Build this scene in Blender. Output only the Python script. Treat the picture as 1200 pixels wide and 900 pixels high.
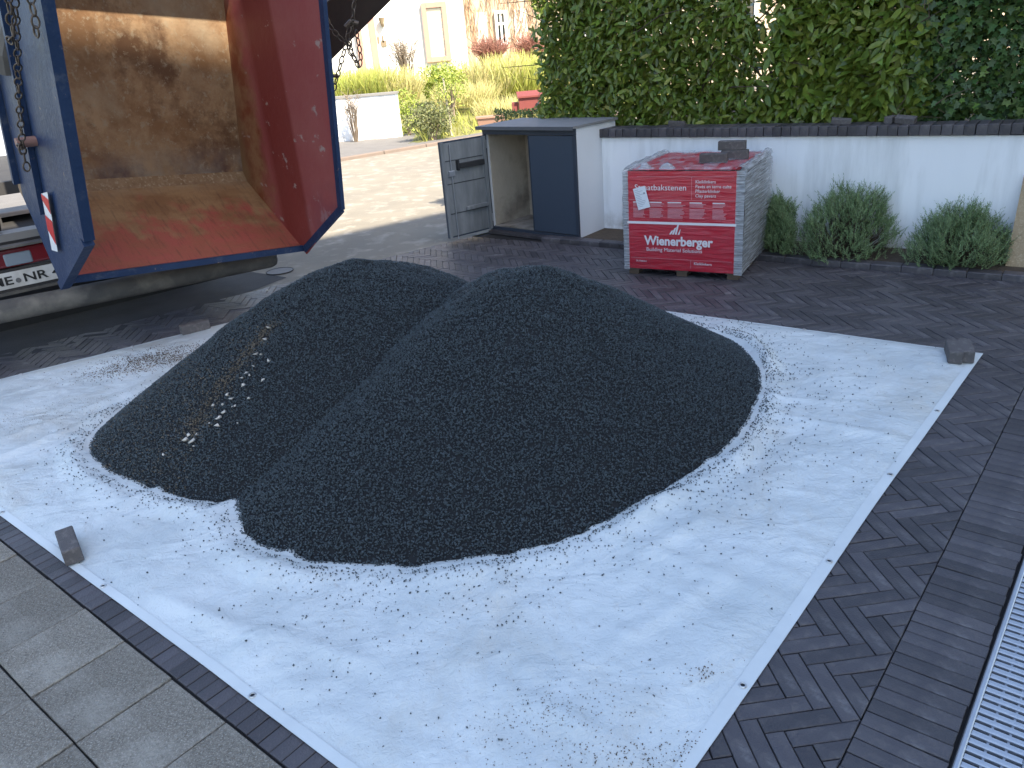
import bpy, math, random
import numpy as np
from mathutils import Vector, Matrix, noise
for o in list(bpy.data.objects): bpy.data.objects.remove(o)
random.seed(7); rng = np.random.default_rng(7)
scene = bpy.context.scene
COL = scene.collection

# ------------------------------------------------------------------ camera
CAM_F, CAM_T, CAM_R, CAM_H = 915.0, math.radians(23.3), math.radians(5.0), 1.75
ct, st = math.cos(CAM_T), math.sin(CAM_T); cr, sr = math.cos(CAM_R), math.sin(CAM_R)
_fwd = Vector((0, ct, -st)); _dn0 = Vector((0, -st, -ct)); _rt0 = Vector((1, 0, 0))
_right = _rt0*cr + _dn0*sr; _down = -_rt0*sr + _dn0*cr
cam_data = bpy.data.cameras.new('camera'); cam = bpy.data.objects.new('camera', cam_data); COL.objects.link(cam)
_up = -_down; _bk = -_fwd
cam.matrix_world = Matrix(((_right.x, _up.x, _bk.x, 0), (_right.y, _up.y, _bk.y, 0), (_right.z, _up.z, _bk.z, CAM_H), (0, 0, 0, 1)))
cam_data.sensor_width = 36; cam_data.lens = CAM_F/1200*36; cam_data.clip_start = .05; cam_data.clip_end = 600
scene.camera = cam

# ------------------------------------------------------------------ sky, sun, exposure
SUN_EL = math.radians(50); SUN_TRAVEL = Vector((-.60, .80, 0)).normalized()      # light travels this way
world = bpy.data.worlds.new('World'); scene.world = world; world.use_nodes = True
wn = world.node_tree; wn.nodes.clear()
sky = wn.nodes.new('ShaderNodeTexSky'); sky.sky_type = 'NISHITA'; sky.sun_disc = False
sky.sun_elevation = SUN_EL; sky.sun_rotation = math.atan2(-SUN_TRAVEL.x, -SUN_TRAVEL.y)
sky.air_density = 1.0; sky.dust_density = 1.2; sky.ozone_density = .3
bg = wn.nodes.new('ShaderNodeBackground'); bg.inputs[1].default_value = .15
wo = wn.nodes.new('ShaderNodeOutputWorld')
wn.links.new(sky.outputs[0], bg.inputs[0]); wn.links.new(bg.outputs[0], wo.inputs[0])
sun_data = bpy.data.lights.new('sun', 'SUN'); sun_data.energy = 5.0; sun_data.angle = math.radians(.53); sun_data.color = (1, .90, .74)
sun = bpy.data.objects.new('sun', sun_data); COL.objects.link(sun)
_d = Vector((SUN_TRAVEL.x*math.cos(SUN_EL), SUN_TRAVEL.y*math.cos(SUN_EL), -math.sin(SUN_EL)))
sun.rotation_euler = _d.to_track_quat('-Z', 'Y').to_euler(); sun.location = (5, -6, 20)
vs = scene.view_settings; vs.view_transform = 'Standard'; vs.look = 'None'; vs.gamma = 1; vs.use_curve_mapping = False
vs.exposure = 1.5
scene.render.engine = 'CYCLES'

# ------------------------------------------------------------------ pixel helpers (1200 x 900 photograph)
def ray(px, py): return _right*(px-600) + _down*(py-450) + _fwd*CAM_F
EYE = Vector((0, 0, CAM_H))
def G(px, py, z=0.):
    d = ray(px, py); return EYE + d*((z-CAM_H)/d.z)
def atY(px, py, Y):
    d = ray(px, py); return EYE + d*(Y/d.y)
def onplane(p, nrm, px, py):
    d = ray(px, py); return EYE + d*((p-EYE).dot(nrm)/d.dot(nrm))
def proj(p):
    q = Vector(p)-EYE; w = q.dot(_fwd); return 600+CAM_F*q.dot(_right)/w, 450+CAM_F*q.dot(_down)/w

# ------------------------------------------------------------------ materials
MATS = {}
def mat(name, c, rough=.7, c2=None, scale=6., detail=5., contrast=.25, bump=0., bscale=40., rand=0., spec=.4, metal=0.,
        stain=None, stain_scale=2., stain_amt=.5, stain_rng=(.48, .72), stretch=None, trans=0., c3=None, alpha=None, huevar=0., basedirt=None):
    if name in MATS: return MATS[name]
    m = bpy.data.materials.new(name); m.use_nodes = True; nt = m.node_tree; N = nt.nodes; L = nt.links
    b = N['Principled BSDF']; b.inputs['Roughness'].default_value = rough; b.inputs['Metallic'].default_value = metal
    b.inputs['Specular IOR Level'].default_value = spec
    tc = N.new('ShaderNodeTexCoord'); vec = tc.outputs['Object']
    if stretch:
        mp = N.new('ShaderNodeMapping'); mp.inputs['Scale'].default_value = stretch; L.new(vec, mp.inputs[0]); vec = mp.outputs[0]
    def mix(fac, a, bb, blend='MIX'):
        x = N.new('ShaderNodeMix'); x.data_type = 'RGBA'; x.blend_type = blend
        for s, v in ((0, fac), (6, a), (7, bb)):
            if isinstance(v, (int, float)): x.inputs[s].default_value = v
            elif isinstance(v, tuple): x.inputs[s].default_value = (*v[:3], 1)
            else: L.new(v, x.inputs[s])
        return x.outputs[2]
    def noisef(sc, det, lo, hi, v=None, rg=.6):
        n = N.new('ShaderNodeTexNoise'); n.inputs['Scale'].default_value = sc; n.inputs['Detail'].default_value = det; n.inputs['Roughness'].default_value = rg
        L.new(v or vec, n.inputs['Vector'])
        r = N.new('ShaderNodeMapRange'); r.inputs[1].default_value = lo; r.inputs[2].default_value = hi; L.new(n.outputs[0], r.inputs[0]); return r.outputs[0]
    col = c
    if c2: col = mix(noisef(scale, detail, .5-contrast, .5+contrast), c, c2)
    if c3: col = mix(noisef(scale*2.7, detail, .52, .68), col, c3)
    if stain:
        sf = noisef(stain_scale, 6, *stain_rng); mm = N.new('ShaderNodeMath'); mm.operation = 'MULTIPLY'; mm.inputs[1].default_value = stain_amt; L.new(sf, mm.inputs[0])
        col = mix(mm.outputs[0], col, stain)
    if basedirt:
        sx_ = N.new('ShaderNodeSeparateXYZ'); L.new(tc.outputs['Object'], sx_.inputs[0]); zr = N.new('ShaderNodeMapRange'); zr.inputs[1].default_value = .24; zr.inputs[2].default_value = .03; L.new(sx_.outputs[2], zr.inputs[0])
        mm = N.new('ShaderNodeMath'); mm.operation = 'MULTIPLY'; L.new(zr.outputs[0], mm.inputs[0]); L.new(noisef(9, 8, .36, .66, tc.outputs['Object']), mm.inputs[1]); col = mix(mm.outputs[0], col, basedirt)
    if rand or huevar:
        oi = N.new('ShaderNodeObjectInfo'); ge = N.new('ShaderNodeNewGeometry'); ad = N.new('ShaderNodeMath'); ad.operation = 'ADD'
        L.new(oi.outputs['Random'], ad.inputs[0]); L.new(ge.outputs['Random Per Island'], ad.inputs[1])
        fr = N.new('ShaderNodeMath'); fr.operation = 'FRACT'; L.new(ad.outputs[0], fr.inputs[0])
        hs = N.new('ShaderNodeHueSaturation')
        if isinstance(col, tuple): hs.inputs['Color'].default_value = (*col, 1)
        else: L.new(col, hs.inputs['Color'])
        mr = N.new('ShaderNodeMapRange'); mr.inputs[3].default_value = 1-rand; mr.inputs[4].default_value = 1+rand; L.new(fr.outputs[0], mr.inputs[0]); L.new(mr.outputs[0], hs.inputs['Value'])
        if huevar:
            w = N.new('ShaderNodeTexWhiteNoise'); w.noise_dimensions = '1D'; L.new(fr.outputs[0], w.inputs['W'])
            m2 = N.new('ShaderNodeMapRange'); m2.inputs[3].default_value = .5-huevar; m2.inputs[4].default_value = .5+huevar; L.new(w.outputs[0], m2.inputs[0]); L.new(m2.outputs[0], hs.inputs['Hue'])
        col = hs.outputs[0]
    if isinstance(col, tuple): b.inputs['Base Color'].default_value = (*col, 1)
    else: L.new(col, b.inputs['Base Color'])
    if bump:
        n = N.new('ShaderNodeTexNoise'); n.inputs['Scale'].default_value = bscale; n.inputs['Detail'].default_value = 6; L.new(vec, n.inputs['Vector'])
        bp = N.new('ShaderNodeBump'); bp.inputs['Strength'].default_value = bump; bp.inputs['Distance'].default_value = .01; L.new(n.outputs[0], bp.inputs['Height']); L.new(bp.outputs[0], b.inputs['Normal'])
    if trans:
        out = N['Material Output']; t = N.new('ShaderNodeBsdfTranslucent'); ms = N.new('ShaderNodeMixShader'); ms.inputs[0].default_value = trans
        if isinstance(col, tuple): t.inputs[0].default_value = (*col, 1)
        else: L.new(col, t.inputs[0])
        L.new(b.outputs[0], ms.inputs[1]); L.new(t.outputs[0], ms.inputs[2]); L.new(ms.outputs[0], out.inputs[0])
    if alpha is not None: b.inputs['Alpha'].default_value = alpha
    MATS[name] = m; return m

# ------------------------------------------------------------------ mesh helpers
INV = {}
def tag(o, label=None, cat=None, group=None, kind=None):
    if label: o['label'] = label
    if cat: o['category'] = cat
    if group: o['group'] = group
    if kind: o['kind'] = kind
    return o
def thing(name, label, cat, loc=(0, 0, 0), rz=0., group=None):
    o = bpy.data.objects.new(name, None); COL.objects.link(o); o.location = loc; o.rotation_euler = (0, 0, rz); o.empty_display_size = .1
    INV[o] = (Matrix.Translation(Vector(loc)) @ Matrix.Rotation(rz, 4, 'Z')).inverted()
    return tag(o, label, cat, group)
def link(name, me, m=None, parent=None):
    if m is not None and not me.materials: me.materials.append(m)
    o = bpy.data.objects.new(name, me); COL.objects.link(o)
    if parent: o.parent = parent
    return o
class MB:
    def __init__(s): s.v = []; s.f = []; s.uv = None
    def add(s, vs, fs):
        k = len(s.v); s.v += [tuple(v) for v in vs]; s.f += [tuple(i+k for i in f) for f in fs]; return s
    def box(s, c, d, R=None, ch=0.):
        x, y, z = d[0]/2, d[1]/2, d[2]/2
        if ch:
            a = ch
            vs = [(-x, -y, -z), (x, -y, -z), (x, y, -z), (-x, y, -z), (-x, -y, z-a), (x, -y, z-a), (x, y, z-a), (-x, y, z-a), (-x+a, -y+a, z), (x-a, -y+a, z), (x-a, y-a, z), (-x+a, y-a, z)]
            fs = [(3, 2, 1, 0), (0, 1, 5, 4), (1, 2, 6, 5), (2, 3, 7, 6), (3, 0, 4, 7), (4, 5, 9, 8), (5, 6, 10, 9), (6, 7, 11, 10), (7, 4, 8, 11), (8, 9, 10, 11)]
        else:
            vs = [(-x, -y, -z), (x, -y, -z), (x, y, -z), (-x, y, -z), (-x, -y, z), (x, -y, z), (x, y, z), (-x, y, z)]
            fs = [(3, 2, 1, 0), (0, 1, 5, 4), (1, 2, 6, 5), (2, 3, 7, 6), (3, 0, 4, 7), (4, 5, 6, 7)]
        c = Vector(c)
        return s.add([(R @ Vector(v) if R else Vector(v))+c for v in vs], fs)
    def rbox(s, c, d, r, R=None, seg=3):
        # box with all vertical and horizontal edges softened: stacked rounded rectangles
        x, y, z = d[0]/2, d[1]/2, d[2]/2; rings = []
        prof = [(r*(1-math.sin(a)), -z+r*(1-math.cos(a))) for a in [i*math.pi/2/seg for i in range(seg+1)]]
        prof = prof + [(p[0], -p[1]) for p in reversed(prof)]
        vs = []; n = 0
        for inset, zz in prof:
            ring = []
            for qx, qy, a0 in ((1, 1, 0), (-1, 1, 90), (-1, -1, 180), (1, -1, 270)):
                for i in range(seg+1):
                    a = math.radians(a0+90*i/seg); rr = max(r-inset, .0001)
                    ring.append((qx*(x-r)+rr*math.cos(a), qy*(y-r)+rr*math.sin(a), zz))
            n = len(ring); vs += ring
        fs = [tuple(reversed(range(n)))]
        for k in range(len(prof)-1):
            for i in range(n): fs.append((k*n+i, k*n+(i+1) % n, (k+1)*n+(i+1) % n, (k+1)*n+i))
        fs.append(tuple(range((len(prof)-1)*n, len(prof)*n)))
        c = Vector(c)
        return s.add([(R @ Vector(v) if R else Vector(v))+c for v in vs], fs)
    def tube(s, pts, r, n=8, cap=True):
        pts = [Vector(p) for p in pts]; rs = r if isinstance(r, (list, tuple)) else [r]*len(pts); vs = []; fs = []
        ref = None
        for i, p in enumerate(pts):
            t = (pts[min(i+1, len(pts)-1)]-pts[max(i-1, 0)]).normalized()
            if ref is None: ref = t.orthogonal().normalized()
            ref = (ref-t*ref.dot(t)).normalized(); b = t.cross(ref)
            for k in range(n):
                a = 2*math.pi*k/n; vs.append(p+(ref*math.cos(a)+b*math.sin(a))*rs[i])
        for i in range(len(pts)-1):
            for k in range(n): fs.append((i*n+k, i*n+(k+1) % n, (i+1)*n+(k+1) % n, (i+1)*n+k))
        if cap: fs += [tuple(reversed(range(n))), tuple(range((len(pts)-1)*n, len(pts)*n))]
        return s.add(vs, fs)
    def torus(s, c, axis, R_, r, n=12, m=6, stretch=None):
        c = Vector(c); ax = Vector(axis).normalized(); e1 = (Vector(stretch) if stretch else ax.orthogonal()).normalized(); e1 = (e1-ax*e1.dot(ax)).normalized(); e2 = ax.cross(e1); vs = []; fs = []
        for i in range(n):
            a = 2*math.pi*i/n; k = 1.55 if stretch else 1.
            d = e1*math.cos(a)*k+e2*math.sin(a); dn = (e1*math.cos(a)+e2*math.sin(a))
            for j in range(m):
                b = 2*math.pi*j/m; vs.append(c+d*R_+dn*r*math.cos(b)+ax*r*math.sin(b))
        for i in range(n):
            for j in range(m): fs.append((i*m+j, ((i+1) % n)*m+j, ((i+1) % n)*m+(j+1) % m, i*m+(j+1) % m))
        return s.add(vs, fs)
    def prism(s, poly, off):
        off = Vector(off); n = len(poly); vs = [Vector(p) for p in poly]+[Vector(p)+off for p in poly]
        return s.add(vs, [tuple(range(n)), tuple(reversed(range(n, 2*n)))]+[(i, i+n, (i+1) % n+n, (i+1) % n) for i in range(n)])
    def beam(s, a, b, w, t, up=(0, 0, 1)):
        a, b = Vector(a), Vector(b); d = (b-a).normalized(); u = Vector(up); u = (u-d*u.dot(d)).normalized(); x = d.cross(u)
        vs = [p+x*sx*w/2+u*su*t/2 for p in (a, b) for sx, su in ((-1, -1), (1, -1), (1, 1), (-1, 1))]
        return s.add(vs, [(3, 2, 1, 0), (4, 5, 6, 7), (0, 1, 5, 4), (1, 2, 6, 5), (2, 3, 7, 6), (3, 0, 4, 7)])
    def mesh(s, name, m=None):
        me = bpy.data.meshes.new(name); me.from_pydata(s.v, [], s.f); me.validate()
        import bmesh
        bm = bmesh.new(); bm.from_mesh(me); bmesh.ops.recalc_face_normals(bm, faces=bm.faces); bm.to_mesh(me); bm.free()
        if m: me.materials.append(m)
        return me
    def build(s, name, m, parent=None, world=True, smooth=False):
        if parent and world and parent in INV:
            s.v = [tuple(INV[parent] @ Vector(v)) for v in s.v]
        me = s.mesh(name, m)
        if smooth: me.polygons.foreach_set('use_smooth', [True]*len(me.polygons))
        return link(name, me, None, parent)
def npmesh(name, V, F, m, smooth=False):
    """V (n,3), F (k,q) -> mesh, fast"""
    me = bpy.data.meshes.new(name); V = np.ascontiguousarray(V, dtype=np.float32); F = np.ascontiguousarray(F, dtype=np.int32)
    me.vertices.add(len(V)); me.vertices.foreach_set('co', V.ravel())
    q = F.shape[1]; me.loops.add(F.size); me.loops.foreach_set('vertex_index', F.ravel())
    me.polygons.add(len(F)); me.polygons.foreach_set('loop_start', np.arange(0, F.size, q, dtype=np.int32)); me.polygons.foreach_set('loop_total', np.full(len(F), q, dtype=np.int32))
    if smooth: me.polygons.foreach_set('use_smooth', np.ones(len(F), bool))
    me.update(calc_edges=True); me.validate(); me.materials.append(m); return me
def rand_rot(n, r=rng):
    q = r.normal(size=(n, 4)); q /= np.linalg.norm(q, axis=1)[:, None]; w, x, y, z = q.T
    return np.stack([np.stack([1-2*(y*y+z*z), 2*(x*y-z*w), 2*(x*z+y*w)], -1), np.stack([2*(x*y+z*w), 1-2*(x*x+z*z), 2*(y*z-x*w)], -1), np.stack([2*(x*z-y*w), 2*(y*z+x*w), 1-2*(x*x+y*y)], -1)], 1)
def grains(P, rad, flat=.75):
    """angular chippings: one squashed octahedron per point"""
    n = len(P); T = np.array([(1, 0, 0), (-.5, .87, 0), (-.5, -.87, 0), (0, 0, 1), (0, 0, -1)], float)
    V = T[None]*(1+rng.uniform(-.3, .35, (n, 5, 1))) + rng.uniform(-.25, .25, (n, 5, 3)); V[:, :, 2] *= flat*1.15
    V = np.einsum('nij,nkj->nki', rand_rot(n), V)*rad[:, None, None] + P[:, None, :]
    FT = np.array([(0, 1, 3), (1, 2, 3), (2, 0, 3), (1, 0, 4), (2, 1, 4), (0, 2, 4)])
    F = FT[None]+5*np.arange(n)[:, None, None]
    return V.reshape(-1, 3), F.reshape(-1, 3)
LAUREL = (np.array([(0, 0, 0), (.28, .17, .03), (.68, .16, .03), (1, 0, -.04), (.68, -.16, .03), (.28, -.17, .03)]), np.array([(0, 3, 2, 1), (0, 5, 4, 3)]))
IVY = (np.array([(0, 0, 0), (-.02, .38, .03), (.35, .22, .02), (.55, .42, .0), (.62, .16, .02), (1, 0, -.05), (.62, -.16, .02), (.55, -.42, 0), (.35, -.22, .02), (-.02, -.38, .03), (.3, 0, 0)]), np.array([(10, (i+1) % 10, i) for i in range(10)]))
NEEDLE = (np.array([(0, .07, 0), (0, -.07, 0), (1, -.02, .0), (1, .02, .0)]), np.array([(0, 1, 2, 3)]))
def frames(D, U):
    D = D/np.linalg.norm(D, axis=1)[:, None]; U = U-(U*D).sum(1)[:, None]*D; U /= np.linalg.norm(U, axis=1)[:, None]+1e-9; S = np.cross(U, D)
    return np.stack([D, S, U], -1)
def leafmesh(name, P, D, U, size, tmpl, m):
    T, F = tmpl; R = frames(D, U); V = np.einsum('nij,kj->nki', R, T)*size[:, None, None]+P[:, None, :]
    FF = F[None]+len(T)*np.arange(len(P))[:, None, None]
    return npmesh(name, V.reshape(-1, 3), FF.reshape(-1, F.shape[1]), m)
def clip(poly, planes):
    """clip a 2-D polygon by half planes (nx,ny,c): keep nx*x+ny*y<=c"""
    for nx, ny, c in planes:
        out = []
        for i in range(len(poly)):
            a, b = poly[i], poly[(i+1) % len(poly)]; da = nx*a[0]+ny*a[1]-c; db = nx*b[0]+ny*b[1]-c
            if da <= 0: out.append(a)
            if da*db < 0: t = da/(da-db); out.append((a[0]+(b[0]-a[0])*t, a[1]+(b[1]-a[1])*t))
        poly = out
        if len(poly) < 3: return []
    return poly
def area(p): return abs(sum(p[i][0]*p[(i+1) % len(p)][1]-p[(i+1) % len(p)][0]*p[i][1] for i in range(len(p))))/2
def text_mesh(body, size, bold=0., name='lettering'):
    cu = bpy.data.curves.new(name, 'FONT'); cu.body = body; cu.size = size; cu.offset = bold; cu.extrude = .0004; cu.resolution_u = 3
    o = bpy.data.objects.new(name, cu); COL.objects.link(o); bpy.context.view_layer.update()
    me = bpy.data.meshes.new_from_object(o.evaluated_get(bpy.context.evaluated_depsgraph_get())); bpy.data.objects.remove(o); me.materials.clear()
    me.name = name; return me

# ================================================================== SETTING
M_paver = mat('clay_paver', (.056, .052, .060), .46, (.086, .079, .083), 9, 6, .2, bump=.35, bscale=140, rand=.28, c3=(.10, .09, .09), stain=(.21, .20, .20), stain_scale=7, stain_amt=.45, stain_rng=(.60, .68), huevar=.015)
M_joint = mat('joint_sand', (.016, .016, .018), .95, (.03, .028, .027), 30)
M_slab = mat('concrete_slab', (.150, .131, .104), .9, (.225, .203, .165), 70, 5, .14, bump=1.0, bscale=110, rand=.18, c3=(.40, .375, .33), stain=(.36, .335, .285), stain_scale=4.2, stain_amt=.8)
M_asphalt = mat('asphalt', (.19, .17, .137), .9, (.25, .225, .18), 1.6, 9, .25, bump=.5, bscale=180, c3=(.34, .31, .26), stain=(.16, .15, .135), stain_scale=.5, stain_amt=.4)
M_asph2 = mat('dark_asphalt', (.13, .122, .115), .9, (.17, .16, .15), 3, 8, .25, bump=.4, bscale=120)
M_soil = mat('soil', (.06, .045, .032), .95, (.10, .075, .05), 12, 8, .25, bump=.8, bscale=60)
M_grassground = mat('garden_ground', (.14, .15, .045), .95, (.22, .20, .08), 3, 8, .25, bump=.8, bscale=30)
M_white = mat('white_render', (.92, .93, .935), .9, (.88, .895, .905), 2.5, 6, .3, bump=.12, bscale=70, stain=(.52, .53, .52), stain_scale=1.6, stain_amt=.6, stretch=(3, 3, .4), basedirt=(.38, .34, .28))

AX = math.radians(48.9)                                   # axis of the drain and of the paving border
E1 = Vector((math.cos(AX), math.sin(AX), 0)); E2 = Vector((-E1.y, E1.x, 0))
SN = Vector((-.602, .799, 0)).normalized(); SD = Vector((SN.y, -SN.x, 0))     # street normal / direction
ST0, ST1 = 6.55, 14.15
def sheet(name, pts, z, m, kind='structure'):
    o = MB().add([(p[0], p[1], z) for p in pts], [tuple(range(len(pts)))]).build(name, m); return tag(o, kind=kind)
def sp(s, n): return SD*s+SN*n
sheet('ground', [(-300, -300), (300, -300), (300, 300), (-300, 300)], -.05, M_grassground)
sheet('street', [sp(-80, ST0), sp(80, ST0), sp(80, ST1), sp(-80, ST1)], -.004, M_asphalt)
kb = MB()
for k in range(-20, 40): kb.box(sp(k*1.0+.5, ST1+.06)+Vector((0, 0, .0)), (.985, .12, .12), Matrix.Rotation(math.atan2(SD.y, SD.x), 3, 'Z'), .012)
tag(kb.build('kerb', mat('kerb_stone', (.20, .15, .12), .85, (.16, .13, .11), 8)), kind='structure')
sheet('truck_shade_patch', [(-1.95, 6.95), (-2.35, 6.28), (-3.2, 5.55), (-4.6, 4.5), (-7, 4.2), (-6, 7.5), (-4.0, 8.6)], -.0015, mat('painted_truck_shade', (.035, .034, .035), .85, (.06, .058, .058), 4, 8, .25, bump=.4, bscale=120))  # dark sheet: the truck's shade painted on the ground as colour
o = sheet('sidewalk', [sp(-60, ST1+.12), sp(60, ST1+.12), sp(60, ST1+7.5), sp(-60, ST1+7.5)], .04, M_asph2)

# garden wall line, kerb of the bed
K0, K1 = G(915, 307), G(1200, 331); WE = (K1-K0).normalized(); WN = Vector((-WE.y, WE.x, 0))
WOFF = .50
SOL = G(1029, 802)                                         # a point on the border / herringbone seam
DR = G(1112, 900)                                          # a point on the drain's left edge
BW = (DR-SOL).dot(-E2)
PW, PL = .054, .216
# --- driveway paving (3:1 herringbone at 45 degrees to the border)
drive = sheet('driveway', [sp(-9, ST0), sp(5.5, ST0), K0+WE*6+WN*.1, Vector((8, -1, 0)), Vector((2, -3.5, 0)), Vector((-3, -3.5, 0)), Vector((-9, 3, 0))], -.014, M_joint)
def paver_mesh(poly, h=.05, gap=.0016, ch=.0022):
    c = (sum(p[0] for p in poly)/len(poly), sum(p[1] for p in poly)/len(poly))
    def inset(d):
        out = []
        n = len(poly)
        for i in range(n):
            a, b, cc = Vector(poly[i-1]), Vector(poly[i]), Vector(poly[(i+1) % n]); e = (b-a).normalized(); f = (cc-b).normalized()
            bis = Vector((-e.y, e.x))+Vector((-f.y, f.x)); k = bis.length_squared
            out.append(b+bis*(2*d/k if k > .15 else d))
        return out
    if area(poly) < 0: poly = poly[::-1]
    n = len(poly); A = inset(gap); B = inset(gap+ch)
    vs = [(p.x, p.y, -.012) for p in A]+[(p.x, p.y, -ch) for p in A]+[(p.x, p.y, 0) for p in B]
    fs = [(i, (i+1) % n, n+(i+1) % n, n+i) for i in range(n)]+[(n+i, n+(i+1) % n, 2*n+(i+1) % n, 2*n+i) for i in range(n)]+[tuple(range(2*n, 3*n))]
    return vs, fs
HA = AX-math.radians(45); HC, HS = math.cos(HA), math.sin(HA); HO = SOL
def hw(x, y): return (HO.x+(x*HC+y*HS)*PW, HO.y+(x*HS-y*HC)*PW)
# tarp corners
TR, TN, TL, TF = Vector((2.59, 3.91, 0)), Vector((.025, 1.054, 0)), Vector((-4.01, 4.48, 0)), Vector((-.77, 6.54, 0))
def in_tarp(x, y, marg):
    q = [TR, TF, TL, TN]
    return all((q[(i+1) % 4]-q[i]).normalized().cross(Vector((x, y, 0))-q[i]).z > marg for i in range(4))
SLE = math.radians(-40.6); SLD = Vector((math.cos(SLE), math.sin(SLE), 0)); SLN = Vector((-SLD.y, SLD.x, 0))   # slab edge direction, normal to the driveway side
SL0 = G(202, 794)
def lt(nv, p): return (nv.x, nv.y, nv.dot(p))
planes = [lt(SN, SN*(ST0-.005)), lt(-E2, SOL), lt(WN, K0-WN*.012), lt(-SLN, SL0+SLN*PL)]
NB = 4; pieces = []
for j in range(-190, 110):
    for x in range(-170, 220):
        t = (x-j) % (2*NB)
        if t == 0: q = [(x, j), (x+NB, j), (x+NB, j+1), (x, j+1)]
        elif t == 2*NB-1: q = [(x, j), (x+1, j), (x+1, j+NB), (x, j+NB)]
        else: continue
        cx, cy = hw(x+1, j+1)
        if not (-6 < cx < 6.5 and -1 < cy < 10): continue
        P2 = [hw(*p) for p in q][::-1]
        full = all(nx*p[0]+ny*p[1] <= c for p in P2 for nx, ny, c in planes)
        poly = P2 if full else clip(P2, planes)
        if len(poly) < 3 or area(poly) < .0006: continue
        if in_tarp(cx, cy, .35): continue
        pieces.append((poly, full, t == 0, cx, cy))
def visible(cx, cy, z=0):
    q = Vector((cx, cy, z))-EYE
    if q.dot(_fwd) < .3: return False
    u, v = proj((cx, cy, z)); return -20 < u < 1220 and -10 < v < 925
pieces = [p for p in pieces if in_tarp(p[3], p[4], .01) or True]
def score(p): return (0 if visible(p[3], p[4]) and not in_tarp(p[3], p[4], .03) else 100)+math.hypot(p[3], p[4])
pieces.sort(key=score)
def flat_pieces(plist, parent, m, limit=300, name='paver', gap=.0016):
    """nearest visible pieces are objects of their own, the rest one joined mesh; plist: (poly, key)"""
    shared = {}; rest = MB()
    for i, (poly, key) in enumerate(plist):
        c = Vector((sum(p[0] for p in poly)/len(poly), sum(p[1] for p in poly)/len(poly), 0)); dz = random.uniform(-.0022, .0012); tx, ty = random.gauss(0, .006), random.gauss(0, .006)
        if i < limit:
            if key is None or key not in shared:
                loc = [(p[0]-c.x, p[1]-c.y) for p in poly]; vs_, fs_ = paver_mesh(loc, gap=gap); me = MB().add(vs_, fs_).mesh(name, m)
                if key is not None: shared[key] = me
            else: me = shared[key]
            o = link(name, me, None, parent); o.location = (c.x, c.y, dz); o.rotation_euler = (tx, ty, random.gauss(0, .004))
        else:
            vs_, fs_ = paver_mesh(poly, gap=gap); rest.add([(v[0], v[1], v[2]+dz+tx*(v[1]-c.y)-ty*(v[0]-c.x)) for v in vs_], fs_)
    if rest.v: tag(rest.build('paver_field' if name == 'paver' else name+'_field', m, parent), kind='stuff')
flat_pieces([(p[0], ('h' if p[2] else 'v') if p[1] else None) for p in pieces], drive, M_paver)
# --- soldier course beside the drain
border = sheet('driveway_border', [SOL+E1*-2, SOL+E1*8, SOL+E1*8-E2*BW, SOL-E1*2-E2*BW], -.0135, M_joint)
sol = []
pw2 = .0552
for k in range(-20, 105):
    a = SOL+E1*(k*pw2); 
    if WN.dot(a-K0) > -.1: continue
    b = a+E1*pw2; j1 = random.uniform(-.003, .003)
    poly = [b-E2*(.0005), a-E2*(.0005), a-E2*(BW-.004+j1), b-E2*(BW-.004+j1)]; sol.append(([(p.x, p.y) for p in poly][::-1], None))
sol = [(p if (p[1][0]-p[0][0])*(p[2][1]-p[1][1])-(p[1][1]-p[0][1])*(p[2][0]-p[1][0]) > 0 else p[::-1], k) for p, k in sol]
flat_pieces(sol, border, M_paver)
# pavers beyond the drain
beyond = sheet('driveway_far_border', [DR-E2*.17+E1*-2, DR-E2*.17+E1*7, DR-E2*1.6+E1*7, DR-E2*1.6-E1*2], -.013, M_joint)
bb = []
for r in range(3):
    for k in range(-10, 96):
        a = DR-E2*(.172+r*.218)+E1*(k*pw2+r*.03); poly = [a, a-E2*.216, a-E2*.216+E1*pw2, a+E1*pw2]
        if WN.dot(a-K0) > -.2: continue
        bb.append(([(p.x, p.y) for p in poly], None))
flat_pieces(bb, beyond, M_paver, 60)
# --- drain channel
M_galv = mat('galvanised_steel', (.50, .53, .57), .42, (.40, .43, .47), 25, 5, .3, metal=.65, bump=.1, bscale=90)
M_dark = mat('black_plastic', (.012, .012, .014), .6)
DW = .150
dt = thing('drain_channel', 'long galvanised slotted drain grate set between the dark pavers', 'drain', DR-E2*(DW/2+.006)-E1*.3, AX)
chan = MB(); chan.box((2.2, 0, -.045), (6, DW+.012, .06)); chan.build('channel', M_dark, dt, world=False)
for s in (-1, 1):
    MB().box((2.2, s*(DW/2-.007), -.012), (6, .014, .030), None, .003).build('frame', M_galv, dt, world=False)
    MB().box((2.2, s*(DW/2+.0015), -.012), (6, .003, .022)).build('edge_rail', M_dark, dt, world=False)
sm = MB().box((0, 0, 0), (.019, DW-.026, .012), None, .003).mesh('grate_bar', M_galv)
nb = 0
for k in range(-30, 330):
    xx = k*.0305
    if xx > 4.2: break
    o = link('grate_bar', sm, None, dt); o.location = (xx, 0, -.008); nb += 1
    if nb > 295: break
for s in (-.26, .24): MB().box((2.2, s*DW*.55, -.014), (6, .006, .008)).build('bearer_rod', M_galv, dt, world=False)
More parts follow.
